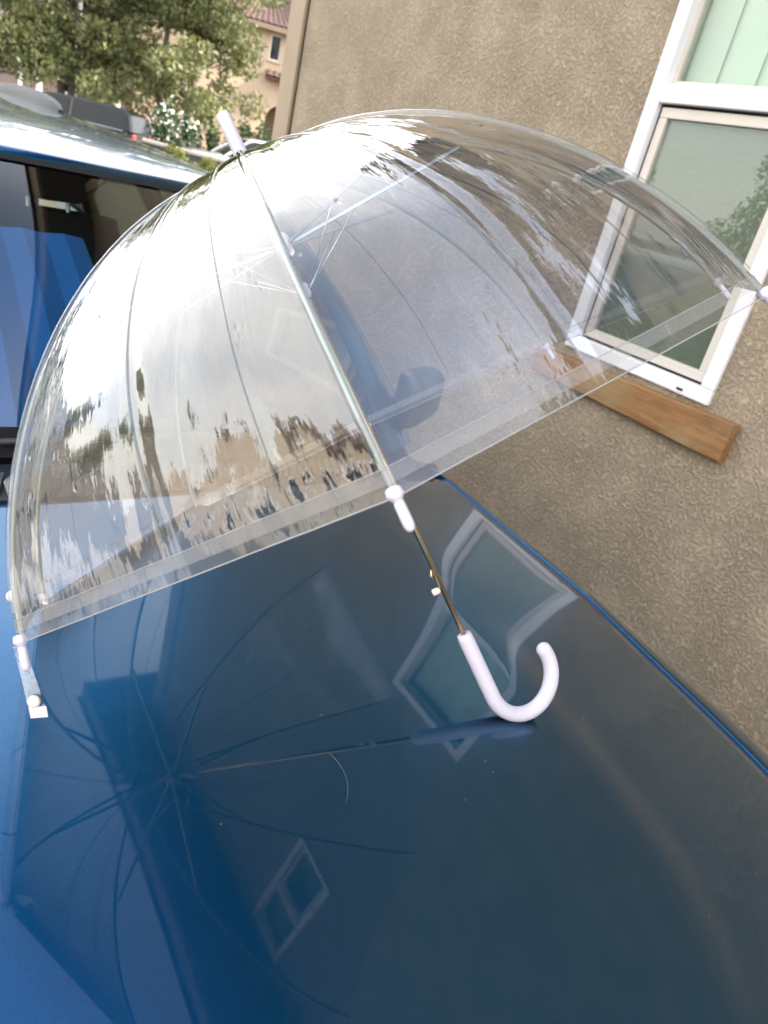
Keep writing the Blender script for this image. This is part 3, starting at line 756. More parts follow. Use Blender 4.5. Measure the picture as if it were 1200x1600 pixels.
# ================================================================== THE UMBRELLA
U = thing('dome_umbrella', 'open clear plastic dome umbrella with white hook handle resting on the car hood', 'umbrella', (.45, .62, 1.02))
ub = (.45, .62, 1.02)
C0 = Vector((0.33203, 0.73535, 1.50761)); H0 = Vector((0.53233, 0.44875, 1.09904))
uax = (H0 - C0).normalized(); e1 = uax.cross(Vector((0, 0, 1))).normalized(); e2 = uax.cross(e1)
RAD, DEP, PH, TH, QQ = .3979, .2991, -.44474, R_(74.157), 1.10824
def prof(v):
    return RAD * (math.sin(v * TH) ** QQ / math.sin(TH) ** QQ if v > 0 else 0), DEP * (1 - math.cos(v * TH)) / (1 - math.cos(TH))
def rib_pt(k, v, off=0.0):
    r, a = prof(v); an = PH - k * math.pi / 4
    d = e1 * math.cos(an) + e2 * math.sin(an)
    p = C0 + uax * a + d * r
    if off:
        r2, a2 = prof(v + .01); r1, a1 = prof(max(0, v - .01)); t = (d * (r2 - r1) + uax * (a2 - a1)).normalized()
        nrm = d - t * d.dot(t); nrm = (nrm.normalized() if v > .06 else -uax); p += nrm * off
    return p
def film_pt(k, u, v, off=0.0, wr=1.0):
    """panel between rib k and k+1"""
    a = rib_pt(k, v); b = rib_pt(k + 1, v); chord = a.lerp(b, u)
    r, ax = prof(v); an = PH - (k + u) * math.pi / 4
    arc = C0 + uax * ax + (e1 * math.cos(an) + e2 * math.sin(an)) * r
    w = .34 * (1 - ss(.70, 1.0, v))
    p = chord.lerp(arc, w)
    out = (arc - chord)
    n = (p - (C0 + uax * .22)).normalized()
    edge = math.sin(math.pi * u)
    # gathers and slack of the sheet
    s = 3.7 * k
    q = .0011 * mn.noise(Vector((u * 3.6 + s, v * 3.4, 1.3))) + .0006 * mn.noise(Vector((u * 8 + s, v * 6 + 4, 2.1))) + .00022 * mn.noise(Vector((u * 26 + s, v * 6.5, 7.7)))
    q += .0009 * mn.noise(Vector((u * 16 + s, v * 7 + 3, 3.3))) * (ss(.60, .97, v) * .8 + (1 - ss(.05, .30, v)))
    # crease left from folding, down the middle of each panel
    cx = (.50 + .02 * mn.noise(Vector((v * 5, s, 0))))
    q -= .0011 * math.exp(-((u - cx) / .009) ** 2) * ss(.12, .3, v)
    q += .0005 * math.exp(-((u - cx - .03) / .02) ** 2) * ss(.12, .3, v)
    return p + n * (q * wr * min(1, edge * 2.2) * ss(.0, .15, v) * (1 - .6 * ss(.94, 1, v)) + off)
VHEM = .972
def film_sheet(k, u0, u1, v0, v1, nu, nv, off, name, mat, parent):
    vs = []; uvs = []; fs = []
    for i in range(nv):
        v = lerp(v0, v1, i / (nv - 1))
        for j in range(nu):
            u = lerp(u0, u1, j / (nu - 1)); vs.append(film_pt(k, u, v, off) - Vector(ub)); uvs.append((u + k * 1.37, v * 1.6))
    for i in range(nv - 1):
        for j in range(nu - 1):
            fs.append((i * nu + j, i * nu + j + 1, (i + 1) * nu + j + 1, (i + 1) * nu + j))
    me = bpy.data.meshes.new(name); me.from_pydata(vs, [], fs); me.update()
    ul = me.uv_layers.new(name='UVMap')
    li = np.empty(len(me.loops), dtype=np.int32); me.loops.foreach_get('vertex_index', li)
    ul.data.foreach_set('uv', np.array(uvs)[li].ravel())
    me.polygons.foreach_set('use_smooth', [True] * len(me.polygons))
    me.materials.append(MT[mat]); o = bpy.data.objects.new(name, me); COL.objects.link(o); o.parent = parent
    return o
MT['bead'] = pmat('welded_film_edge', (.40, .41, .42), .25, var=.05)
PANELS = []
for k in range(8):
    pn = film_sheet(k, 0, 1, .012, VHEM + .0025, 64, 90, 0, 'canopy_panel', 'film', U)
    film_sheet(k, 0, 1, VHEM + .0006, .990, 64, 6, .0007, 'hem', 'hem', pn)
    film_sheet(k, 0, 1, .9905, 1.004, 64, 4, .0003, 'hem_edge', 'edge', pn); PANELS.append(pn)
    for vv, r_, nm in ((VHEM + .001, .00022, 'weld_line'), (1.0035, .00040, 'hem_bead')):
        MB().tube([film_pt(k, u, vv, .0009) for u in np.linspace(0, 1, 40)], r_, 6, cap=False).build(nm, 'bead', pn, ub, smooth=True)
MT['fold'] = glass_mat('fold_film', (.66, .69, .70), .03, 2.0)
    
for k in range(8):
    for u0, du, r_ in ((.46, .05, .0011), (.80, -.03, .0006)):
        sv = np.linspace(.06, .955, 60)
        MB().tube([film_pt(k, u0 + du * (v - .5) + .006 * mn.noise(Vector((v * 7, k * 2.1, u0 * 9))), v, .0002) for v in sv],
                  [r_ * (.75 + .5 * abs(mn.noise(Vector((v * 14, k + u0, 3))))) for v in sv], 8, cap=False).build('fold_line', 'fold', PANELS[k], ub, smooth=True)
for k in range(8):
    vs_ = np.linspace(.015, 1.005, 44)
    rb = MB().tube([rib_pt(k, v, -.0028) for v in vs_], [.0017] * 44, 10).build('rib', 'fibre', U, ub, smooth=True)
    sv = np.linspace(.03, .965, 60)
    MB().tube([rib_pt(k, v, -.0012) for v in sv], [.0034 + .0004 * mn.noise(Vector((v * 30, k * 3.3, 0))) for v in sv], 14, cap=False).build('sleeve', 'sleeve', rb, ub, smooth=True)
    a = rib_pt(k, .985, -.002); b = rib_pt(k, 1.02, -.002); t = (b - a).normalized()
    tp = MB(); s0 = rib_pt(k, 1.0, -.0015)
    tp.tube([s0 - t * .004, s0 - t * .003, s0 + t * .001, s0 + t * .0045], [.0022, .0045, .0052, .0026], 12)
    tp.tube([s0 + t * .0035, s0 + t * .0055, s0 + t * .018, s0 + t * .0205, s0 + t * .0218], [.0020, .0031, .0032, .0026, .0010], 12)
    tp.build('rib_tip', 'white_plastic', rb, ub, smooth=True)
# frame
def axp(L): return C0 + uax * L
for k in range(8):
    an = PH - k * math.pi / 4; d = e1 * math.cos(an) + e2 * math.sin(an)
    a = axp(.080) + d * .011; b = rib_pt(k, .43, -.006)
    sd_ = (b - a).normalized(); sw = sd_.cross(d.cross(uax)).normalized(); tw = d.cross(uax).normalized()
    mb = MB(); P = []
    for t in np.linspace(0, 1, 8):
        p = a.lerp(b, t); w = .0026 * (.7 + .3 * math.sin(math.pi * t)); h = .0014
        P.append([p + tw * w + sw * h, p - tw * w + sw * h, p - tw * w - sw * h, p + tw * w - sw * h, p + tw * w + sw * h])
    st = mb.grid(P).build('stretcher', 'stretcher', U, ub)
    MB().tube([axp(.128) + d * .007, a.lerp(b, .38)], .0007, 6).build('link_wire', 'chrome', st, ub, smooth=True)
MB().tube([axp(-.002), axp(.55)], .0031, 14).build('shaft', 'brass', U, ub, smooth=True)
MB().tube([axp(.068), axp(.072), axp(.088), axp(.092)], [.006, .0085, .0085, .0055], 18).tube([axp(.120), axp(.123), axp(.132), axp(.136)], [.004, .006, .006, .004], 16).build('runner', 'white_plastic', U, ub, smooth=True, angle=40)
MB().tube([axp(-.003), axp(-.001), axp(.004), axp(.012)], [.006, .016, .016, .008], 20).build('crown_notch', 'white_plastic', U, ub, smooth=True, angle=40)
fa = (C0 - uax * .058); fb = C0 - uax * .006
MB().tube([C0 - uax * .0585, C0 - uax * .0575, C0 - uax * .055, C0 - uax * .03, C0 - uax * .006], [.0030, .0058, .0068, .0070, .0072], 22).build('ferrule', 'white_plastic', U, ub, smooth=True, angle=60)
# gathered film collar under the ferrule
P = []
for i in range(5):
    t = i / 4; row = []
    for j in range(49):
        a = 2 * math.pi * j / 48; r = (.0085 + .010 * t) * (1 + .10 * math.sin(a * 8 + 1) * t + .05 * math.sin(a * 19))
        row.append(C0 - uax * (.0050 - .0062 * t) + (e1 * math.cos(a) + e2 * math.sin(a)) * r)
    P.append(row)
MB().grid(P).build('film_collar', 'white_plastic', U, ub, smooth=True)
# handle
V_ = Vector((0.90923143, 0.04555676, 0.41379075)); V_ = (V_ - uax * V_.dot(uax)).normalized()
LS, RH, EA = .08105, .04377, 3.4074
hp = [H0 + uax * (LS * t) for t in np.linspace(-.02, 1, 14)] + [H0 + uax * (LS + RH * math.sin(EA * t)) + V_ * RH * (1 - math.cos(EA * t)) for t in np.linspace(.03, 1, 40)]
CV = Vector((0, 0, CAMZ)); hp = [CV + (p - CV) * (1 + .009 * ss(0, .5, i / (len(hp) - 1))) for i, p in enumerate(hp)]
td = (hp[-1] - hp[-2]).normalized(); hp += [hp[-1] + td * .003, hp[-1] + td * .0055, hp[-1] + td * .0068]
hr = [.0080, .0088] + [.0090] * (len(hp) - 5) + [.0078, .0052, .0018]
MB().tube(hp, hr, 24).build('handle', 'white_plastic', U, ub, smooth=True)
# push button and catch on the shaft
side = -(Vector((0.810772, -0.54062, 0.224452))); side = (side - uax * side.dot(uax)).normalized()
b0 = axp(.478)
MB().tube([b0 + side * .003, b0 + side * .005, b0 + side * .0115, b0 + side * .0125], [.0022, .0038, .0040, .0026], 14).build('push_button', 'cream', U, ub, smooth=True, angle=50)
c0 = axp(.458)
MB().tube([c0 + side * .002 - uax * .006, c0 + side * .0055 + uax * .001, c0 + side * .0055 + uax * .005], [.0010, .0019, .0014], 8).build('catch', 'brass', U, ub, smooth=True)
# closing strap: clear film tab with snap button, and a second snap on the rim
def strip(pa, pb, name, mat, parent):
    vs = []; uvs = []; n = len(pa); m = 5; fs = []
    for i in range(n):
        for j in range(m):
            vs.append(Vector(pa[i]).lerp(Vector(pb[i]), j / (m - 1)) - Vector(ub)); uvs.append((j / (m - 1) * .3, i / (n - 1)))
    for i in range(n - 1):
        for j in range(m - 1): fs.append((i * m + j, i * m + j + 1, (i + 1) * m + j + 1, (i + 1) * m + j))
    me = bpy.data.meshes.new(name); me.from_pydata(vs, [], fs); me.update()
    ul = me.uv_layers.new(name='UVMap')
    for l in me.loops: ul.data[l.index].uv = uvs[l.vertex_index]
    me.polygons.foreach_set('use_smooth', [True] * len(me.polygons)); me.materials.append(MT[mat])
    o = bpy.data.objects.new(name, me); COL.objects.link(o); o.parent = parent; return o
st = strip([(.0762, .4529, 1.1826), (.0775, .449, 1.176), (.0800, .440, 1.162), (.0815, .430, 1.150), (.0829, .4221, 1.1407)],
           [(.0830, .449, 1.1826), (.0850, .446, 1.176), (.0890, .435, 1.162), (.0920, .4255, 1.150), (.0929, .4159, 1.1443)], 'closing_strap', 'film', U)
strip([(.0824, .4263, 1.1472), (.0829, .4219, 1.1407)], [(.0924, .4201, 1.1508), (.0929, .4157, 1.1443)], 'strap_end', 'white_plastic', st)
fwd = Vector((.581, .697, -.420))
sp = Vector((.0860, .4262, 1.1520)) - fwd * .001
MB().tube([sp + fwd * .001, sp, sp - fwd * .0016, sp - fwd * .0022], [.0044, .0046, .0040, .0018], 18).build('snap_button', 'cream', st, ub, smooth=True)
tb = strip([(.0984, .5597, 1.2717), (.0867, .5618, 1.259), (.0911, .5465, 1.2397), (.0917, .5383, 1.227), (.0860, .516, 1.1816)],
           [(.0990, .5590, 1.270), (.0960, .5590, 1.262), (.0950, .5500, 1.2420), (.0935, .5383, 1.2270), (.0900, .514, 1.1816)], 'strap_tab', 'edge', U)
sp = Vector((.0858, .516, 1.1818))
MB().tube([sp + fwd * .001, sp, sp - fwd * .0014, sp - fwd * .002], [.0046, .0046, .0040, .0016], 16).build('snap_button', 'cream', tb, ub, smooth=True)

# ================================================================== BACKGROUND
def at(az, dist): return (dist * math.sin(R_(az)), dist * math.cos(R_(az)))
GZ = -.46

def leaves(n, centers, radii, size, seed, flat=.0, name='crown', mat='leaf', parent=None):
    """many small leaf quads spread through clumps"""
    r = np.random.default_rng(seed)
    centers = np.array(centers); radii = np.array(radii)
    w = radii.prod(1) ** .75; w /= w.sum(); ci = r.choice(len(centers), n, p=w)
    d = r.normal(size=(n, 3)); d /= np.linalg.norm(d, axis=1)[:, None]
    rr = r.uniform(.35, 1.05, n)[:, None] ** .6
    p = centers[ci] + d * rr * radii[ci]
    s = size * r.uniform(.55, 1.4, n)[:, None]
    a = r.normal(size=(n, 3)); a /= np.linalg.norm(a, axis=1)[:, None]
    b = np.cross(a, r.normal(size=(n, 3))); b /= np.linalg.norm(b, axis=1)[:, None]
    q = np.stack([p - a * s * .9, p + b * s * .42, p + a * s * .9, p - b * s * .42], 1).reshape(-1, 3)
    me = bpy.data.meshes.new(name)
    me.vertices.add(n * 4); me.vertices.foreach_set('co', q.astype(np.float32).ravel())
    me.loops.add(n * 4); me.loops.foreach_set('vertex_index', np.arange(n * 4, dtype=np.int32))
    me.polygons.add(n); me.polygons.foreach_set('loop_start', np.arange(0, n * 4, 4, dtype=np.int32))
    try: me.polygons.foreach_set('loop_total', np.full(n, 4, dtype=np.int32))
    except Exception: pass
    me.update(calc_edges=True); me.materials.append(MT[mat])
    o = bpy.data.objects.new(name, me); COL.objects.link(o)
    if parent is not None: o.parent = parent
    return o

def tree(label, x, y, h, spread, zlow, n, seed, leaf=.13, mat='leaf', trunks=1):
    t = thing('broadleaf_tree', label, 'tree', (x, y, GZ))
    r = random.Random(seed)
    tr = MB(); cs = []; rs = []
    for q in range(trunks):
        bx, by = (r.uniform(-.5, .5), r.uniform(-.4, .4)) if trunks > 1 else (0, 0)
        top = Vector((bx * 3, by * 3, h * .8)); base = Vector((bx, by, 0))
        pts = [base.lerp(top, k / 8) + Vector((r.uniform(-.12, .12), r.uniform(-.12, .12), 0)) for k in range(9)]
        tr.tube(pts, [lerp(.17, .03, k / 8) for k in range(9)], 8)
        for i in range(16):
            k = r.randrange(2, 8); a = r.uniform(0, 6.28); l = spread * r.uniform(.5, .95) * (1 - .06 * k)
            e = pts[k] + Vector((math.cos(a) * l, math.sin(a) * l, r.uniform(-.4, 1.6)))
            m_ = pts[k].lerp(e, .5) + Vector((0, 0, r.uniform(.1, .5)))
            tr.tube([pts[k], m_, e], [.05, .03, .012], 6)
            for z in (m_, e):
                cs.append(tuple(z)); rs.append((r.uniform(.6, 1.15), r.uniform(.6, 1.15), r.uniform(.45, .8)))
    for i in range(34):
        a = r.uniform(0, 6.28); rad = spread * math.sqrt(r.uniform(.05, 1)); z = r.uniform(zlow, h * .98)
        k = math.sqrt(max(.12, 1 - ((z - h * .5) / (h * .62)) ** 2))
        cs.append((math.cos(a) * rad * k, math.sin(a) * rad * k, z)); rs.append((r.uniform(.55, 1.1), r.uniform(.55, 1.1), r.uniform(.4, .8)))
    tr.build('trunk', 'bark', t, smooth=True)
    leaves(n, cs, rs, leaf, seed, name='crown', mat=mat, parent=t)
    return t
x, y = at(18.8, 35.5); tree('large grey green broadleaf tree with drooping crown in front of the peach house', x, y, 12.4, 4.3, 1.5, 34000, 3, leaf=.12, trunks=2)
x, y = at(12.2, 36.5); tree('left broadleaf tree with yellowish leaves above the black parked van', x, y, 12.0, 3.9, 2.1, 28000, 11, leaf=.12, trunks=2)
x, y = at(5.5, 37.5); tree('broadleaf tree standing left of the black parked van, mostly out of frame', x, y, 11.5, 4.0, 2.6, 14000, 23, leaf=.12)

tree('broadleaf tree across the drive to the left, seen only mirrored in the window glass', -24, 15, 5.2, 2.6, 1.2, 9000, 41, leaf=.13)
tree('second broadleaf tree farther along the drive, seen only mirrored in the window glass', -25, 27, 6.4, 3.0, 1.4, 9000, 43, leaf=.14)

def shrub(name, label, az, dist, z0, rx, rz, n, leaf, mat, seed, flowers=0, group=None, box=False):
    x, y = at(az, dist); t = thing(name, label, 'shrub', (x, y, z0), 0, group)
    r = random.Random(seed); cs = []; rs = []
    for i in range(14):
        a = r.uniform(0, 6.28); q = rx * math.sqrt(r.random()) * .8
        cs.append((q * math.cos(a), q * math.sin(a), r.uniform(.15, .85) * rz)); k = r.uniform(.28, .45)
        rs.append((rx * k, rx * k, rz * k * .6))
    leaves(n, cs, rs, leaf, seed, name='foliage', mat=mat, parent=t)
    mb = MB()
    for i in range(6):
        a = r.uniform(0, 6.28); mb.tube([(0, 0, 0), (rx * .3 * math.cos(a), rx * .3 * math.sin(a), rz * .4), (rx * .6 * math.cos(a), rx * .6 * math.sin(a), rz * .8)], [.03, .02, .01], 5)
    mb.build('stem', 'bark', t, smooth=True)
    if flowers:
        leaves(flowers, cs, [(a * 1.12, b * 1.12, c * 1.15) for a, b, c in rs], .085, seed + 1, name='blossom', mat='petal', parent=t)
    return t
shrub('flowering_shrub', 'white flowering shrub between the black van and the trimmed hedges', 18.7, 29.5, GZ, .85, 2.25, 1800, .10, 'leaf_dark', 5, 500)
shrub('flowering_shrub', 'smaller white flowering shrub just behind the trimmed hedges', 19.9, 31.8, GZ, .6, 2.1, 1000, .10, 'leaf_dark', 15, 300)
for i, (az, d, rx, rz, lb) in enumerate(((20.1, 30.0, .42, 1.75, 'dark green trimmed hedge nearest the white flowering shrub'), (19.35, 29.0, .35, 1.15, 'low round dark shrub at the foot of the white flowering shrub'),
                                         (22.0, 31.5, .55, 1.9, 'dark trimmed hedge directly behind the silver car'), (24.3, 33.5, .8, 2.5, 'tall dark green shrub beside the arched doorway'))):
    shrub('hedge_shrub', lb, az, d, GZ, rx, rz, 1300, .09, 'leaf_dark', 31 + i)
for i, az in enumerate((19.9, 20.9, 21.9, 22.9)):
    shrub('yellow_shrub', ('yellow green low shrub in front of the low wall, farthest from the umbrella tip', 'second yellow green low shrub along the low wall, counted from the dark van',
                           'third yellow green low shrub along the low wall, below the silver car', 'yellow green low shrub in front of the low wall, nearest the umbrella tip')[i], az, 20.5 - i * .35, -.35, .45, 1.20 - .02 * i, 900, .06, 'leaf_yellow', 51 + i, group='yellow green shrubs along the low wall')

# low curved wall
P = []; cap = []
for i in range(30):
    t = i / 29; az = lerp(17.1, 27.5, t); d = lerp(25.6, 21.2, t ** 1.2); x, y = at(az, d); zt_ = CAMZ - d * math.tan(R_(lerp(1.9, 2.1, t)))
    x2, y2 = at(az, d + .3); P.append([(x, y, -.6), (x, y, zt_ - .09), (x2, y2, zt_ - .09), (x2, y2, -.6)])
    xa, ya = at(az, d - .06); xb, yb_ = at(az, d + .42); cap.append([(xa, ya, zt_ - .088), (xa, ya, zt_), (xb, yb_, zt_), (xb, yb_, zt_ - .088)])
lw = thing('low_wall', 'low curved garden wall with pale cap behind the yellow green shrubs', 'wall', (*at(20, 24), GZ)); lb_ = (*at(20, 24), GZ)
MT['dark_block'] = pmat('dark_block', (.05, .05, .055), .8, var=.3)
MB().grid(P).build('wall_face', 'dark_block', lw, lb_); 
for i in range(29):
    mb = MB(); a, b = cap[i], cap[i + 1]
    a = [vl(p, q, .01) for p, q in zip(a, b)]; 
    mb.add(a + [vl(p, q, .985) for p, q in zip(cap[i], b)], [(0, 1, 2, 3), (7, 6, 5, 4), (0, 4, 5, 1), (1, 5, 6, 2), (2, 6, 7, 3), (3, 7, 4, 0)])
    mb.build('cap_stone', 'concrete', lw, lb_, bevel=.008)

# vehicles in the street
def vehicle(name, label, loc, rz, L, Wd, Hh, paint, suv):
    t = thing(name, label, 'car', loc, rz)
    st = np.linspace(-L / 2, L / 2, 25)
    def hw(x): return Wd / 2 * (1 - .10 * abs(2 * x / L) ** 5)
    belt = Hh * (.68 if suv else .62)
    def top(x):
        q = x / L
        if suv: return lerp(belt, belt - .12, ss(.22, .5, q)) - .04 * ss(-.44, -.5, q)
        return belt - .05 * ss(.2, .5, q) - .06 * ss(-.3, -.5, q)
    P = []
    for x in st:
        w = hw(x); z1 = top(x); zl = .28 + .06 * abs(2 * x / L) ** 6
        ring = [(-w * .90, zl), (-w, zl + .16), (-w, z1 * .72), (-w * .97, z1 - .03), (-w * .90, z1), (0, z1 + .025), (w * .90, z1), (w * .97, z1 - .03), (w, z1 * .72), (w, zl + .16), (w * .90, zl)]
        sh = 1 if abs(2 * x / L) < .97 else .93
        P.append([(x, yy * sh, z) for yy, z in ring] + [(x, ring[0][0] * sh, ring[0][1])])
    mb = MB().grid(P); nn = len(P[0]); mb.f.append(tuple(range(nn - 1))); mb.f.append(tuple((len(P) - 1) * nn + i for i in range(nn - 1)))
    mb.build('body', paint, t, smooth=True, angle=40)
    # cabin
    if suv: prof_ = [(-.495, belt), (-.465, Hh * .93), (-.40, Hh * .99), (-.1, Hh), (.10, Hh * .985), (.17, Hh * .93), (.29, belt)]
    else: prof_ = [(-.40, belt), (-.26, Hh * .93), (-.16, Hh * .99), (0.0, Hh), (.09, Hh * .98), (.13, Hh * .94), (.29, belt - .02)]
    poly = [(a * L, z) for a, z in prof_]
    def cabin(sc_top, inset, lo, hi):
        P = []
        for (x, z) in poly:
            k = (z - belt) / (Hh - belt); w = lerp(Wd / 2 * .92, Wd / 2 * sc_top, k) - inset
            P.append([(x, -w, z), (x, -w * .5, z + .02 * k), (x, w * .5, z + .02 * k), (x, w, z)])
        return P
    P = cabin(.72, 0, 0, 0); mb = MB().grid(P)
    for s in (0, 3): mb.f.append(tuple(i * 4 + s for i in range(len(P))))
    mb.build('cabin_glass', 'dark_glass', t, smooth=True, angle=30)
    # roof skin and pillars
    P2 = [[(p[0], p[1] * 1.012, p[2] + .012) for p in row] for row in P[1:-1]]
    P2 = [[(r[0][0], r[0][1], r[0][2] - .06)] + r + [(r[-1][0], r[-1][1], r[-1][2] - .06)] for r in P2]
    MB().grid(P2).build('roof', paint, t, smooth=True)
    for s in (0, 3):
        for (i, j) in ((0, 1), (len(P) - 1, len(P) - 2)):
            a, b = Vector(P[i][s]), Vector(P[j][s]); MB().tube([a, b], .04, 6).build('pillar', paint, t)
        xm = -.06 * L; w = Wd / 2 * .92; MB().tube([(xm, (1 if s else -1) * w, belt), (xm, (1 if s else -1) * Wd / 2 * .73, Hh * .97)], .035, 6).build('pillar', 'black_plastic', t)
        sy = (1 if s else -1)
        MB().tube([(-.44 * L, sy * Wd / 2 * .985, belt - .02), (.27 * L, sy * Wd / 2 * .985, belt - .02)], .016, 6).build('belt_trim', 'chrome', t)
        MB().tube([(.22 * L, sy * (Wd / 2 * .95), belt + .05), (.22 * L, sy * (Wd / 2 + .1), belt + .09), (.215 * L, sy * (Wd / 2 + .17), belt + .09)], [.04, .08, .06], 8).build('side_mirror', paint, t, smooth=True)
        MB().box((-.5 * L - .012, sy * Wd * .34 - .09, belt - .28), (-.5 * L + .10, sy * Wd * .36 + .115, belt - .06)).build('taillight', 'tail', t, bevel=.02)
        MB().box((.5 * L - .12, sy * Wd * .34 - .13, belt - .32), (.5 * L + .012, sy * Wd * .36 + .10, belt - .18)).build('headlight', 'lamp', t, bevel=.02)
        for q in (-.31, .31):
            rr = .34 if suv else .315; n = 22; vs = []; fs = []
            for j in range(n):
                a = 2 * math.pi * j / n
                for (w_, r_) in ((.10, .19), (.10, rr - .03), (.08, rr), (-.08, rr), (-.10, rr - .03), (-.10, .19)):
                    vs.append((q * L + r_ * math.cos(a), sy * (Wd / 2 - .09) + w_, rr + r_ * math.sin(a)))
            for j in range(n):
                for k in range(6): fs.append((j * 6 + k, j * 6 + (k + 1) % 6, ((j + 1) % n) * 6 + (k + 1) % 6, ((j + 1) % n) * 6 + k))
            wh = MB().add(vs, fs).build('wheel', 'rubber', t, smooth=True, angle=40)
            MB().tube([(q * L, sy * (Wd / 2 - .03), rr), (q * L, sy * (Wd / 2 + .005), rr)], .2, 18).build('rim', 'chrome', wh)
    return t
x, y = at(12.8, 28.0)
vehicle('parked_van', 'black van parked in the street under the trees, red tail lamp showing', (x, y, GZ), R_(142), 4.5, 1.86, 1.78, 'suv', True)
x, y = at(24.9, 26.0)
MB().box((x - 3.2, y - 1.5, GZ - .3), (x + 6, y + 1.6, GZ + .235)).build('driveway', 'concrete', kind='structure', bevel=.03)
vehicle('parked_car', 'silver sedan parked behind the umbrella tip near the house corner', (x, y, GZ + .24), R_(180 - 8), 4.5, 1.78, 1.62, 'silver_car', False)

# far houses
def barrel_tiles(P00, P10, P01, P11, nu, nv):
    """rows of curved tiles over a quad, one mesh"""
    mb = MB(); P00, P10, P01, P11 = map(Vector, (P00, P10, P01, P11))
    up = (P10 - P00).cross(P01 - P00).normalized()
    if up.z < 0: up = -up
    for j in range(nv):
        for i in range(nu):
            a0, a1 = i / nu, (i + 1) / nu; b0, b1 = j / nv, (j + 1.12) / nv
            def q(u, v): return P00.lerp(P10, u).lerp(P01.lerp(P11, u), v)
            vs = []
            for v, lift in ((b0, .055), (b1, .01)):
                for s in range(5):
                    u = lerp(a0, a1, s / 4); hh_ = math.sin(math.pi * s / 4)
                    vs.append(q(u, min(v, 1.0)) + up * (lift + .07 * hh_))
            mb.add(vs, [(s, s + 1, s + 6, s + 5) for s in range(4)] + [(0, 1, 2, 3, 4)])
    return mb

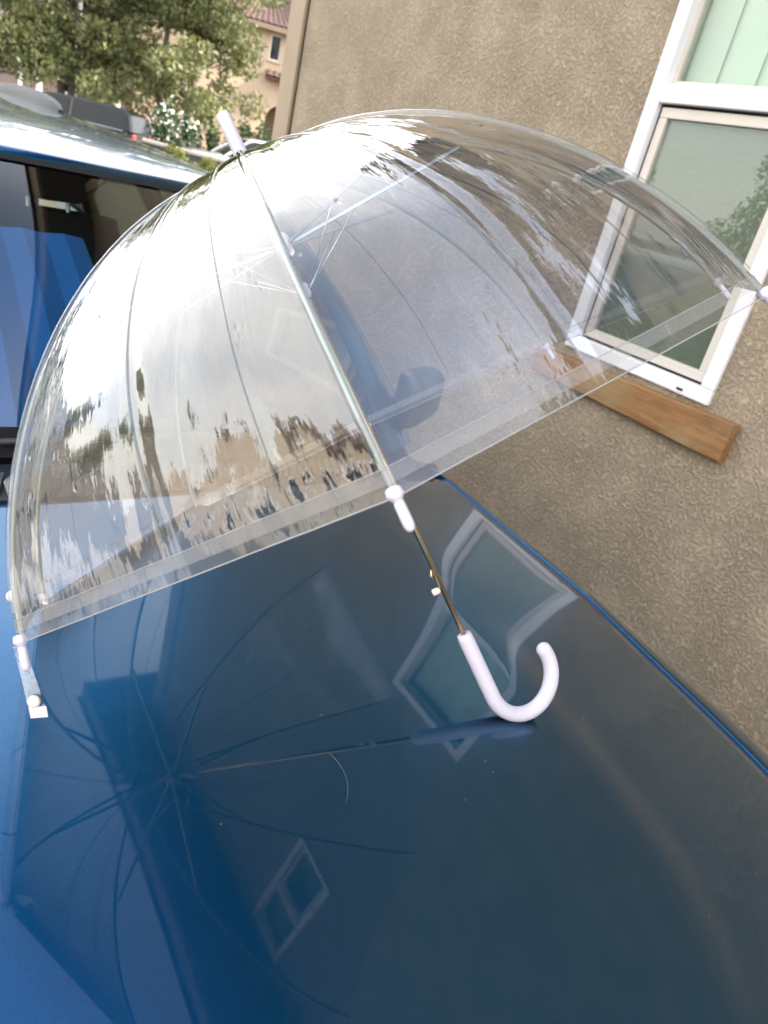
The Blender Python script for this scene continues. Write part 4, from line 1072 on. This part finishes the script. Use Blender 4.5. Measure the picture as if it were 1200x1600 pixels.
def far_house(name, label, loc, rz, w, d, h, wall, feats, tiles=(30, 12), pitch=.42):
    """front wall on local y=0 facing -y, body behind it"""
    t = thing(name, label, 'house', loc, rz)
    holes = [f for f in feats if f[0] in ('window', 'arch')]
    xs = sorted({-w / 2, w / 2, *[f[1] for f in holes], *[f[2] for f in holes]}); zs = sorted({0, h, *[f[3] for f in holes], *[f[4] for f in holes]})
    mb = MB()
    for i in range(len(xs) - 1):
        for j in range(len(zs) - 1):
            cx, cz = (xs[i] + xs[i + 1]) / 2, (zs[j] + zs[j + 1]) / 2
            if any(f[1] < cx < f[2] and f[3] < cz < f[4] for f in holes): continue
            mb.add([(xs[i], 0, zs[j]), (xs[i + 1], 0, zs[j]), (xs[i + 1], 0, zs[j + 1]), (xs[i], 0, zs[j + 1])], [(0, 1, 2, 3)])
    for f in holes:
        _, a, b, c, e = f[:5]
        for p, q in (((a, c), (a, e)), ((a, e), (b, e)), ((b, e), (b, c)), ((b, c), (a, c))):
            mb.add([(p[0], 0, p[1]), (q[0], 0, q[1]), (q[0], .25, q[1]), (p[0], .25, p[1])], [(0, 1, 2, 3)])
    mb.add([(-w / 2, 0, 0), (-w / 2, d, 0), (-w / 2, d, h), (-w / 2, 0, h)], [(0, 1, 2, 3)]); mb.add([(w / 2, 0, 0), (w / 2, d, 0), (w / 2, d, h), (w / 2, 0, h)], [(0, 1, 2, 3)])
    mb.add([(-w / 2, d, 0), (w / 2, d, 0), (w / 2, d, h), (-w / 2, d, h)], [(0, 1, 2, 3)])
    mb.build('wall', wall, t)
    o_ = .55; rise = (d / 2 + o_) * pitch; A = (-w / 2 - o_, -o_, h); B = (w / 2 + o_, -o_, h); Cc = (w / 2 + o_, d + o_, h); D = (-w / 2 - o_, d + o_, h)
    ins = min(d / 2 + o_, w / 2 - .3); E = (-w / 2 - o_ + ins, d / 2, h + rise); F = (w / 2 + o_ - ins, d / 2, h + rise)
    rf = MB().add([A, B, Cc, D, E, F], [(0, 1, 5, 4), (1, 2, 5), (2, 3, 4, 5), (3, 0, 4)]).build('roof', 'rooftile', t)
    MB().box((-w / 2 - o_, -o_ - .03, h - .22), (w / 2 + o_, -o_ - .004, h + .02)).build('fascia', 'fascia', rf)
    MB().box((-w / 2 - o_, -o_, h - .1), (w / 2 + o_, -.004, h - .04)).build('eave', 'soffit', rf)
    if tiles: barrel_tiles((A[0], A[1], A[2] + .02), (B[0], B[1], B[2] + .02), (E[0], E[1], E[2] + .02), (F[0], F[1], F[2] + .02), *tiles).build('tile_course', 'rooftile', rf, kind='stuff')
    for f in feats:
        if f[0] == 'window':
            _, a, b, c, e = f[:5]; fm = MB()
            for (lo, hi) in (((a + .002, .10, c + .002), (b - .002, .16, c + .07)), ((a + .002, .10, e - .07), (b - .002, .16, e - .002)), ((a + .002, .10, c + .071), (a + .07, .16, e - .071)), ((b - .07, .10, c + .071), (b - .002, .16, e - .071))): fm.box(lo, hi)
            nm = max(1, round((b - a) / .8))
            for k in range(1, nm): xk = lerp(a, b, k / nm); fm.box((xk - .025, .11, c + .071), (xk + .025, .15, e - .071))
            wn = fm.build('window', 'white_paint', t); MB().box((a + .07, .13, c + .07), (b - .07, .135, e - .07)).build('pane', 'dark_glass', wn)
            if len(f) > 5:
                sm = MB()
                for (lo, hi) in (((a - .14, -.05, e), (b + .14, -.003, e + .14)), ((a - .14, -.07, c - .14), (b + .14, -.003, c)), ((a - .14, -.05, c + .001), (a - .001, -.003, e - .001)), ((b + .001, -.05, c + .001), (b + .14, -.003, e - .001))): sm.box(lo, hi)
                sm.build('window_trim', 'white_paint', wn)
            else: MB().box((a - .05, -.08, c - .10), (b + .05, -.003, c - .002)).build('sill', wall, wn)
        elif f[0] == 'arch':
            _, a, b, c, e = f[:5]; r_ = (b - a) / 2; cx = (a + b) / 2
            sp_ = MB(); pts = [(cx - r_ * math.cos(q), e - r_ + r_ * math.sin(q)) for q in np.linspace(0, math.pi, 25)]
            for i in range(24):
                p, q = pts[i], pts[i + 1]; sp_.add([(p[0], -.002, p[1]), (q[0], -.002, q[1]), (q[0], -.002, e + .002), (p[0], -.002, e + .002)], [(0, 1, 2, 3)])
                sp_.add([(p[0], -.002, p[1]), (q[0], -.002, q[1]), (q[0], .25, q[1]), (p[0], .25, p[1])], [(0, 1, 2, 3)])
            sp_.build('arch', wall, t); MB().box((a - .2, .9, 0), (b + .2, 1.0, e + .2)).build('entry_door', 'brown_door', t)
            bx = MB(); bx.add([(a, .25, c), (a, .9, c), (a, .9, e), (a, .25, e)], [(0, 1, 2, 3)]); bx.add([(b, .25, c), (b, .9, c), (b, .9, e), (b, .25, e)], [(0, 1, 2, 3)]); bx.add([(a, .25, e), (b, .25, e), (b, .9, e), (a, .9, e)], [(0, 1, 2, 3)])
            bx.build('entry_recess', wall, t)
        elif f[0] == 'post': MB().box((f[1] - f[5], -1.2, f[3]), (f[1] + f[5], -1.2 + 2 * f[5], f[4])).build('post', 'white_paint', t, bevel=.02)
        elif f[0] == 'ledge':
            lg = MB().add([(f[1], -.6, f[3]), (f[2], -.6, f[3]), (f[2], -.003, f[3] + .3), (f[1], -.003, f[3] + .3), (f[1], -.6, f[3] - .1), (f[2], -.6, f[3] - .1), (f[2], -.003, f[3] - .1), (f[1], -.003, f[3] - .1)],
                          [(0, 1, 2, 3), (4, 5, 6, 7), (0, 1, 5, 4), (1, 2, 6, 5), (0, 3, 7, 4)]).build('porch_roof', 'rooftile', t)
            barrel_tiles((f[1], -.62, f[3] + .01), (f[2], -.62, f[3] + .01), (f[1], -.003, f[3] + .31), (f[2], -.003, f[3] + .31), max(3, int((f[2] - f[1]) / .3)), 2).build('tile_course', 'rooftile', lg, kind='stuff')
    return t
DA = 47.0; AZA = 24.2
x, y = at(AZA, DA)
def fx(az): return DA * math.tan(R_(az - AZA))
def fz(el): return CAMZ + DA * math.tan(R_(el)) - GZ
far_house('peach_house', 'peach stucco house with tiled roof and arched doorway beyond the tree', (x, y, GZ), R_(-AZA), 13, 9, fz(6.5), 'peach',
          [('window', fx(24.62), fx(25.35), fz(4.65), fz(6.15)), ('arch', fx(24.95), fx(27.0), 0, fz(2.15)), ('ledge', fx(24.6), fx(27.5), fz(3.65)), ('window', fx(19.3), fx(21.0), fz(3.6), fz(5.6)), ('window', fx(20.2), fx(21.6), fz(-.2), fz(1.6))], (44, 14))
DA = 48.0; AZA = 11.5; x, y = at(AZA, DA)
far_house('rose_house', 'rose grey house with white porch posts and white trimmed windows behind the left trees', (x, y, GZ), R_(-AZA), 11, 9, 6.6, 'rose',
          [('window', fx(12.0), fx(13.8), fz(-.35), fz(1.4), 1), ('window', fx(8.2), fx(10.0), fz(3.9), fz(5.9), 1), ('window', fx(13.0), fx(14.6), fz(3.9), fz(5.9), 1), ('post', fx(9.7), 0, 0, 2.6, .09), ('post', fx(10.75), 0, 0, 2.6, .14), ('post', fx(15.3), 0, 0, 2.6, .14), ('ledge', fx(9.3), fx(15.6), 2.6)], (36, 14))
# houses across the drive and behind the viewer; they show only as reflections in the film and paint
far_house('cream_house', 'cream stucco house across the drive, seen only mirrored in the clear film', (-15.5, -2, -.25), R_(90), 12, 9, 5.6, 'cream_stucco',
          [('window', -4, -2.6, 3.4, 4.7, 1), ('window', 1, 2.4, 3.4, 4.7, 1), ('window', -4, -2.2, .9, 2.2, 1), ('window', 2.2, 4.0, .9, 2.2, 1)], None)
far_house('cream_house', 'second cream stucco house behind the viewer, seen only mirrored in the car', (-9, -21, 0), R_(155), 13, 9, 5.6, 'peach',
          [('window', -4, -2.6, 3.4, 4.7, 1), ('window', 1, 2.4, 3.4, 4.7, 1), ('window', -4, -2.2, .9, 2.2, 1), ('window', 2.2, 4.0, .9, 2.2, 1)], None)
